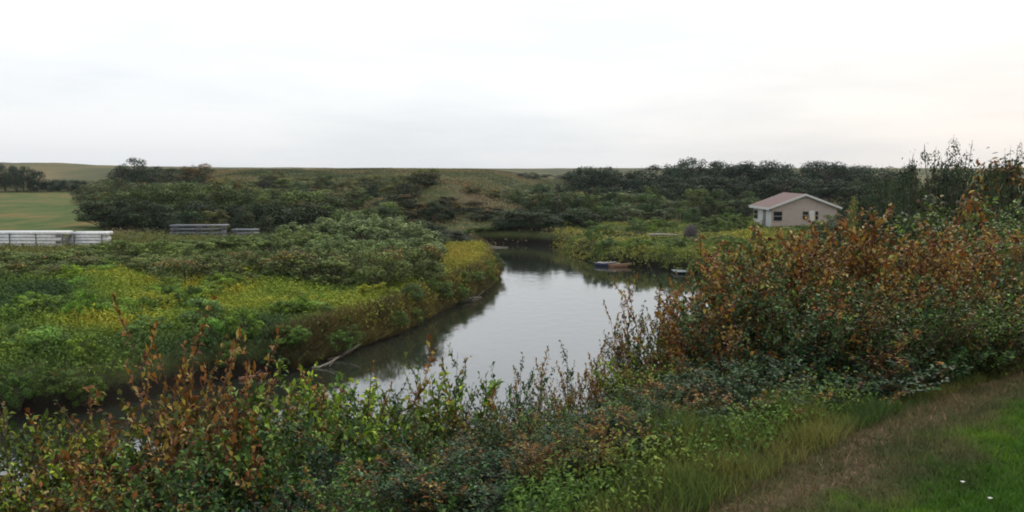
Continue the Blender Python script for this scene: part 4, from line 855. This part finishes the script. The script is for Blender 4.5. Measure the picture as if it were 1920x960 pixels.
w_.add([(0, Dg - T_, He), (Wg, Dg - T_, He), (Wg / 2, Dg - T_, He + Ri), (0, Dg, He), (Wg, Dg, He), (Wg / 2, Dg, He + Ri)], [(0, 1, 2), (3, 5, 4), (0, 2, 5, 3), (1, 4, 5, 2)])
w_.build('wall', M['siding'], ho)
sw = MB().box(0, T_, T_ + 0.002, Dg - T_ - 0.002, 0, He - 0.05).build('wall', M['white'], ho); sw['label'] = 'white painted side wall'
fd = MB().box(0.15, Wg - 0.15, 0.15, Dg - 0.15, g0 - zf - 1.2, -0.002).build('foundation', M['found'], ho)
ov, th = 0.38, 0.14
rf = MB()
for sgn in (0, 1):
    def fx(u): return u if sgn == 0 else Wg - u
    e = (fx(-ov), He - ov * Ri / (Wg / 2)); r_ = (Wg / 2, He + Ri)
    pts = [(e[0], -ov, e[1]), (r_[0], -ov, r_[1]), (r_[0], Dg + ov, r_[1]), (e[0], Dg + ov, e[1])]
    up = [(p[0], p[1], p[2] + th) for p in pts]
    rf.add(pts + up, [(0, 1, 2, 3), (4, 7, 6, 5), (0, 4, 5, 1), (1, 5, 6, 2), (2, 6, 7, 3), (3, 7, 4, 0)])
roof = rf.build('roof', M['roof'], ho)
fs = MB()
for sgn in (0, 1):
    def fx(u): return u if sgn == 0 else Wg - u
    a = (fx(-ov - 0.02), He - ov * Ri / (Wg / 2)); c = (Wg / 2, He + Ri)
    fs.add([(a[0], -ov - 0.05, a[1] - 0.06), (c[0], -ov - 0.05, c[1] - 0.06), (c[0], -ov - 0.05, c[1] + th + 0.03), (a[0], -ov - 0.05, a[1] + th + 0.03),
            (a[0], -ov - 0.003, a[1] - 0.06), (c[0], -ov - 0.003, c[1] - 0.06), (c[0], -ov - 0.003, c[1] + th + 0.03), (a[0], -ov - 0.003, a[1] + th + 0.03)],
           [(0, 1, 2, 3), (4, 7, 6, 5), (0, 3, 7, 4), (1, 5, 6, 2), (0, 4, 5, 1), (3, 2, 6, 7)])
fs.box(-ov - 0.07, -ov - 0.003, -ov, Dg + ov, He - 0.27, He - 0.02)
fs.build('fascia', M['white'], roof)
def window(x0, x1, z0, z1, side=False, label=None):
    def bx(mb, a0, a1, b0, b1, c0, c1):   # a along wall, b outwards
        return mb.box(a0, a1, -b1, -b0, c0, c1) if not side else mb.box(-b1, -b0, a0, a1, c0, c1)
    p = bx(MB(), x0, x1, 0.003, 0.02, z0, z1).build('window', M['glass'], ho)
    f = MB(); q = 0.035
    bx(f, x0 - q, x1 + q, 0.022, 0.06, z1, z1 + q); bx(f, x0 - q, x1 + q, 0.022, 0.06, z0 - q, z0)
    bx(f, x0 - q, x0, 0.022, 0.06, z0 + 0.001, z1 - 0.001); bx(f, x1, x1 + q, 0.022, 0.06, z0 + 0.001, z1 - 0.001); bx(f, x0 + 0.001, x1 - 0.001, 0.022, 0.045, (z0 + z1) / 2 - 0.025, (z0 + z1) / 2 + 0.025)
    f.build('frame', M['siding'], p)
    if label: p['label'] = label
window(0.2, 1.15, 0.95, 1.95, label='wide dark window at the left corner')
window(3.45, 4.05, 1.15, 1.95); window(4.85, 5.15, 1.05, 1.95, label='narrow window')
d_ = MB().box(4.15, 4.75, -0.045, -0.003, 0.9, 2.05).build('shutter', M['white'], ho)
window(5.3, 6.9, 0.9, 1.9, side=True)
dr = MB().box(-0.05, -0.003, 2.2, 3.2, 0.05, 2.05).build('door', M['found'], ho); MB().box(-0.1, -0.052, 2.3, 2.36, 1.0, 1.06).build('handle', M['glass'], dr)
# steps with a rail at the side door
stp = MB()
for i in range(5): stp.box(-0.35 - 0.28 * (i + 1), -0.35 - 0.28 * i, 2.1, 3.3, -0.18 * (i + 1) - 0.06, -0.18 * (i + 1))
stp.box(-0.35, -0.06, 2.1, 3.3, -0.08, 0.0)
sp_ = stp.build('steps', M['wood'], ho)
rl = MB(); rl.tube([(-0.1, 2.12, 0.9), (-0.4, 2.12, 0.9), (-1.75, 2.12, -0.1)], [0.03] * 3); rl.tube([(-0.4, 2.12, -0.3), (-0.4, 2.12, 0.9)], [0.03] * 2); rl.tube([(-1.7, 2.12, -1.6), (-1.7, 2.12, -0.06)], [0.03] * 2)
rl.build('railing', M['wood'], sp_)

# ------------------------------------------------------------ pipe stacks
M['pipe'] = noise_mat('white_pipe', (0.50, 0.52, 0.54), (0.74, 0.76, 0.76), 3, 0.45)
M['greypipe'] = noise_mat('grey_pipe', (0.09, 0.10, 0.11), (0.19, 0.20, 0.22), 3, 0.55)
def pipe_stack(px0, px1, ytop, ybot, dist, rows, m, label, rad=0.1, seed=0):
    rr = random.Random(seed)
    a = at_px(px0, ybot, dist); b_ = at_px(px1, ybot, dist); top = at_px(px0, ytop, dist).z
    g = min(hz(a.x, dist), hz(b_.x, dist)); Lh = b_.x - a.x
    e = empty('pipe_stack', ((a.x + b_.x) / 2, dist, g)); tag(e, label, 'pipe stack', 'stacked pipes beyond the meadow')
    H = top - g; nb = MB(); lay = rows; gap = H / lay
    for i in range(lay):
        z = gap * (i + 1) - rad
        sh = rr.uniform(-0.25, 0.25); cut = rr.uniform(0, 0.2) * Lh if i < lay - 1 else 0
        pm = MB()
        for j in range(4):
            yy = -0.6 + j * 0.36
            pm.tube([(-Lh / 2 + sh + rr.uniform(0, .2), yy, z), (Lh / 2 + sh - cut, yy, z + rr.uniform(-0.02, 0.02))], [rad, rad], 8)
        pm.build('pipe_layer', m, e, True)
    nx_ = max(1, int(Lh / 2.2))
    for i in range(nx_ + 1):
        nb = MB()
        xx = -Lh / 2 + 0.4 + (Lh - 0.8) * i / nx_
        nb.box(xx - 0.03, xx + 0.03, -0.84, -0.76, -0.4, H * 0.9)
        nb.box(xx - 0.05, xx + 0.05, 0.66, 0.76, -0.4, H + 0.05)
        for l_ in range(lay):
            nb.box(xx - 0.045, xx + 0.045, -0.755, 0.655, gap * l_ + 0.001 + (0 if l_ else 0.02), gap * (l_ + 1) - 2 * rad - 0.003)
        nb.build('support', M['greypipe'], e)
pipe_stack(-30, 135, 433, 478, 84, 6, M['pipe'], 'long stack of white pipes cut by the left edge', 0.16, 1)
pipe_stack(139, 208, 434, 474, 85, 6, M['pipe'], 'shorter stack of white pipes beside the long one', 0.155, 2)
pipe_stack(240, 268, 443, 466, 93, 3, M['greypipe'], 'small grey stack of pipes right of the white ones', 0.1, 3)
pipe_stack(322, 428, 421, 452, 104, 4, M['greypipe'], 'long grey stack of pipes at the foot of the thicket', 0.1, 4)
pipe_stack(434, 482, 429, 452, 105, 3, M['greypipe'], 'short grey stack of pipes right of the long grey one', 0.1, 5)

# ------------------------------------------------------------ boats, jetty, driftwood
def rowboat(px, dist, Lb, rz, mh, mi, label):
    x = (px - 960) / F * dist
    e = empty('rowboat', (x, dist, -0.08), rz); e.scale = (1, 0.8, 0.72); tag(e, label, 'boat', 'boats moored at the grassy point')
    def hull(off, z0, sc_):
        V = []; ns = 11
        for i in range(ns):
            u = i / (ns - 1); x_ = (u - 0.5) * Lb * sc_
            b_ = 0.62 * (1 - max(0, (u - 0.45) / 0.55) ** 2.2) * (0.86 + 0.14 * min(1, u * 3)) * sc_; b_ = max(b_, 0.02)
            sh = 0.55 + 0.16 * max(0, u - 0.5) * 2 + off
            for q, zz in ((-1, sh), (-0.92, 0.30 + z0), (-0.6, 0.05 + z0), (0, 0.0 + z0), (0.6, 0.05 + z0), (0.92, 0.30 + z0), (1, sh)):
                V.append((x_, q * b_, zz))
        Fq = [(i * 7 + j, i * 7 + j + 1, (i + 1) * 7 + j + 1, (i + 1) * 7 + j) for i in range(ns - 1) for j in range(6)]
        Fq.append(tuple(range(6, -1, -1)))
        return V, Fq
    h1 = MB(); h1.add(*hull(0, 0, 1.0)); h1.build('hull', mh, e, True)
    h2 = MB(); h2.add(*hull(-0.03, 0.05, 0.94)); h2.build('inner_hull', mi, e, True)
    for u in (-0.28, 0.0, 0.25):
        MB().box(u * Lb - 0.13, u * Lb + 0.13, -0.5 if u < 0.2 else -0.44, 0.5 if u < 0.2 else 0.44, 0.40, 0.44).build('seat', M['wood'], e)
    gw = MB(); V, _ = hull(0, 0, 1.0)
    gw.tube([V[i * 7] for i in range(11)], [0.03] * 11); gw.tube([V[i * 7 + 6] for i in range(11)], [0.03] * 11); gw.build('gunwale', mi, e, True)
    return e
M['bluep'] = noise_mat('blue_grey_paint', (0.04, 0.045, 0.09), (0.09, 0.10, 0.17), 4, 0.4)
M['tan'] = noise_mat('tan_paint', (0.30, 0.17, 0.11), (0.48, 0.29, 0.19), 4, 0.5)
M['tan2'] = noise_mat('pale_tan_paint', (0.34, 0.26, 0.2), (0.55, 0.42, 0.33), 4, 0.5)
rowboat(1137, 91.2, 2.0, R(-28), M['bluep'], M['white'], 'small white and blue rowboat at the grassy point')
rowboat(1170, 90.7, 2.8, R(14), M['tan'], M['tan2'], 'tan orange rowboat right of the white and blue one')
for px, dd, lab in ((1150, 92.3, 'thin mooring stake behind the boats'),):
    x = (px - 960) / F * dd; o = MB().tube([(0, 0, -0.3), (0.02, 0, 0.5), (0.0, 0.03, 0.95)], [0.045, 0.04, 0.035]).build('mooring_stake', M['wood'], None, False, (x, dd, hz(x, dd))); tag(o, lab, 'stake')
jt = empty('jetty', ((1284 - 960) / F * 84.6, 84.6, 0)); tag(jt, 'low grey plank jetty in the shaded water right of the boats', 'jetty')
MB().box(-0.85, 0.85, -0.5, 1.5, 0.16, 0.22).build('deck', noise_mat('grey_planks', (0.14, 0.16, 0.17), (0.26, 0.28, 0.29), 5, 0.8), jt)
for sx_ in (-0.7, 0.7):
    for sy_ in (-0.5, 1.3): MB().tube([(sx_, sy_, -1.2), (sx_, sy_, 0.158)], [0.06, 0.06]).build('post', M['wood'], jt)
M['drift'] = noise_mat('bleached_wood', (0.22, 0.20, 0.17), (0.42, 0.39, 0.34), 9, 0.85)
M['darkwood'] = noise_mat('wet_wood', (0.03, 0.024, 0.018), (0.09, 0.07, 0.05), 9, 0.7)
def log(px, dist, ln, rz, rad, m, label, tilt=0.0, z=None, br=2, name='driftwood'):
    x = (px - 960) / F * dist; g = max(hz(x, dist), 0.0) if z is None else z
    b_ = MB(); rr = random.Random(int(px * 7 + dist))
    pts = [(-ln / 2, 0, 0), (-ln / 5, rr.uniform(-.1, .1), 0.04), (ln / 5, rr.uniform(-.1, .1), 0.02 + tilt * 0.4), (ln / 2, rr.uniform(-.1, .1), tilt)]
    b_.tube(pts, [rad, rad * 0.85, rad * 0.65, rad * 0.3], 7)
    for i in range(br):
        s_x = rr.uniform(-0.2, 0.3) * ln; a2 = rr.choice((-1, 1))
        b_.tube([(s_x, 0, rad * 0.2), (s_x + 0.25 * ln * 0.6, a2 * ln * 0.10, 0.14 * ln), (s_x + 0.3 * ln, a2 * ln * 0.14, 0.24 * ln)], [rad * 0.45, rad * 0.3, rad * 0.1], 5)
    o = b_.build(name, m, None, True, (x, dist, g + rad * 0.5)); o.rotation_euler = (0, 0, rz); tag(o, label, 'driftwood'); return o
log(884, 68, 2.0, R(50), 0.05, M['drift'], 'pale fallen branch at the water edge near the tip of the left bank')
log(866, 66, 2.0, R(25), 0.08, M['darkwood'], 'dark branch lying in the water under the cut bank')
log(640, 46.3, 1.9, R(48), 0.10, M['darkwood'], 'dark crooked log jutting from the cut bank', 0.5)
log(605, 44.2, 1.2, R(20), 0.05, M['drift'], 'pale bleached branch sticking out below the cut bank', 0.4)
log(470, 41.6, 1.3, R(15), 0.10, noise_mat('rusty_wood', (0.16, 0.08, 0.05), (0.30, 0.17, 0.11), 8, 0.8), 'reddish brown log end under the overhanging meadow', 0.2)
log(915, 112.5, 4.6, R(3), 0.10, M['drift'], 'long pale log afloat at the far end of the river', z=0.0, br=0)
log(1245, 99.5, 3.0, R(2), 0.13, M['drift'], 'long pale log lying in the grass of the point', z=hz((1245 - 960) / F * 99.5, 99.5) + 0.65, br=0)
log(1180, 92.6, 1.7, R(25), 0.09, M['drift'], 'pale grey plank propped on the bank above the boats', 0.75, z=0.9, br=0)
log(724, 131, 1.7, R(20), 0.14, M['drift'], 'short white log on the slope among the shrubs left of the bluff', 0.4, z=at_px(724, 385, 131).z, br=0)
# grey leafless round bush on the point
def bare_bush():
    rr = random.Random(3); b_ = MB()
    for i in range(420):
        an = rr.uniform(0, 6.283); el = rr.uniform(0.15, 1.5); q = rr.uniform(0.75, 1.0)
        e_ = (math.cos(an) * math.cos(el) * 1.15 * q, math.sin(an) * math.cos(el) * 1.0 * q, math.sin(el) * 1.75 * q)
        m_ = tuple(c * 0.55 + rr.uniform(-.06, .06) for c in e_)
        b_.tube([(e_[0] * .06, e_[1] * .06, -0.05), m_, e_], [0.022, 0.016, 0.008], 4)
    return b_
dd = 101.0; bx_ = (1296 - 960) / F * dd
bo = bare_bush().build('bare_bush', noise_mat('grey_twigs', (0.10, 0.085, 0.09), (0.22, 0.19, 0.20), 5, 0.9), None, False, (bx_, dd, hz(bx_, dd)))
tag(bo, 'round leafless grey purple bush on the grassy point', 'shrub')
# white flowers in the lawn
M['petal'] = noise_mat('white_petals', (0.7, 0.7, 0.62), (0.82, 0.82, 0.78), 40, 0.6)
for px, py, lab in ((1826, 912, 'small white flower head in the lawn, upper one'), (1880, 944, 'small white flower head in the lawn, nearest the lower right corner')):
    dd = 2.36 * F / (py - 317); x = (px - 960) / F * dd; g = hz(x, dd)
    e = empty('white_flower', (x, dd, g)); e.scale = (0.75, 0.75, 0.8); tag(e, lab, 'flower', 'white flowers in the lawn')
    MB().tube([(0, 0, -0.01), (0.004, 0, 0.05), (0.0, 0.0, 0.09)], [0.002, 0.002, 0.002], 5).build('stalk', M['stem'], e)
    pb_ = MB()
    for i in range(9):
        a_ = i * 0.698; c_, s2 = math.cos(a_), math.sin(a_)
        pb_.add([(0.004 * c_, 0.004 * s2, 0.09), (0.016 * c_ - 0.005 * s2, 0.016 * s2 + 0.005 * c_, 0.096), (0.026 * c_, 0.026 * s2, 0.10), (0.016 * c_ + 0.005 * s2, 0.016 * s2 - 0.005 * c_, 0.096)], [(0, 1, 2, 3)])
    pb_.tube([(0, 0, 0.085), (0, 0, 0.095), (0, 0, 0.103)], [0.004, 0.010, 0.005], 8)
    pb_.build('flower_head', M['petal'], e)

# ------------------------------------------------------------ haze
hb = MB().box(-1700, 1700, -40, 3000, -3, 60)
hm_ = bpy.data.materials.new('thin_haze'); hm_.use_nodes = True
t = hm_.node_tree; t.nodes.remove(t.nodes['Principled BSDF'])
pv = t.nodes.new('ShaderNodeVolumePrincipled'); pv.inputs['Color'].default_value = (0.80, 0.88, 1.0, 1); pv.inputs['Density'].default_value = 0.00009
t.links.new(pv.outputs['Volume'], t.nodes['Material Output'].inputs['Volume'])
tag(hb.build('haze', hm_), 'thin bluish haze over the far trees and hills', 'haze', kind='stuff')
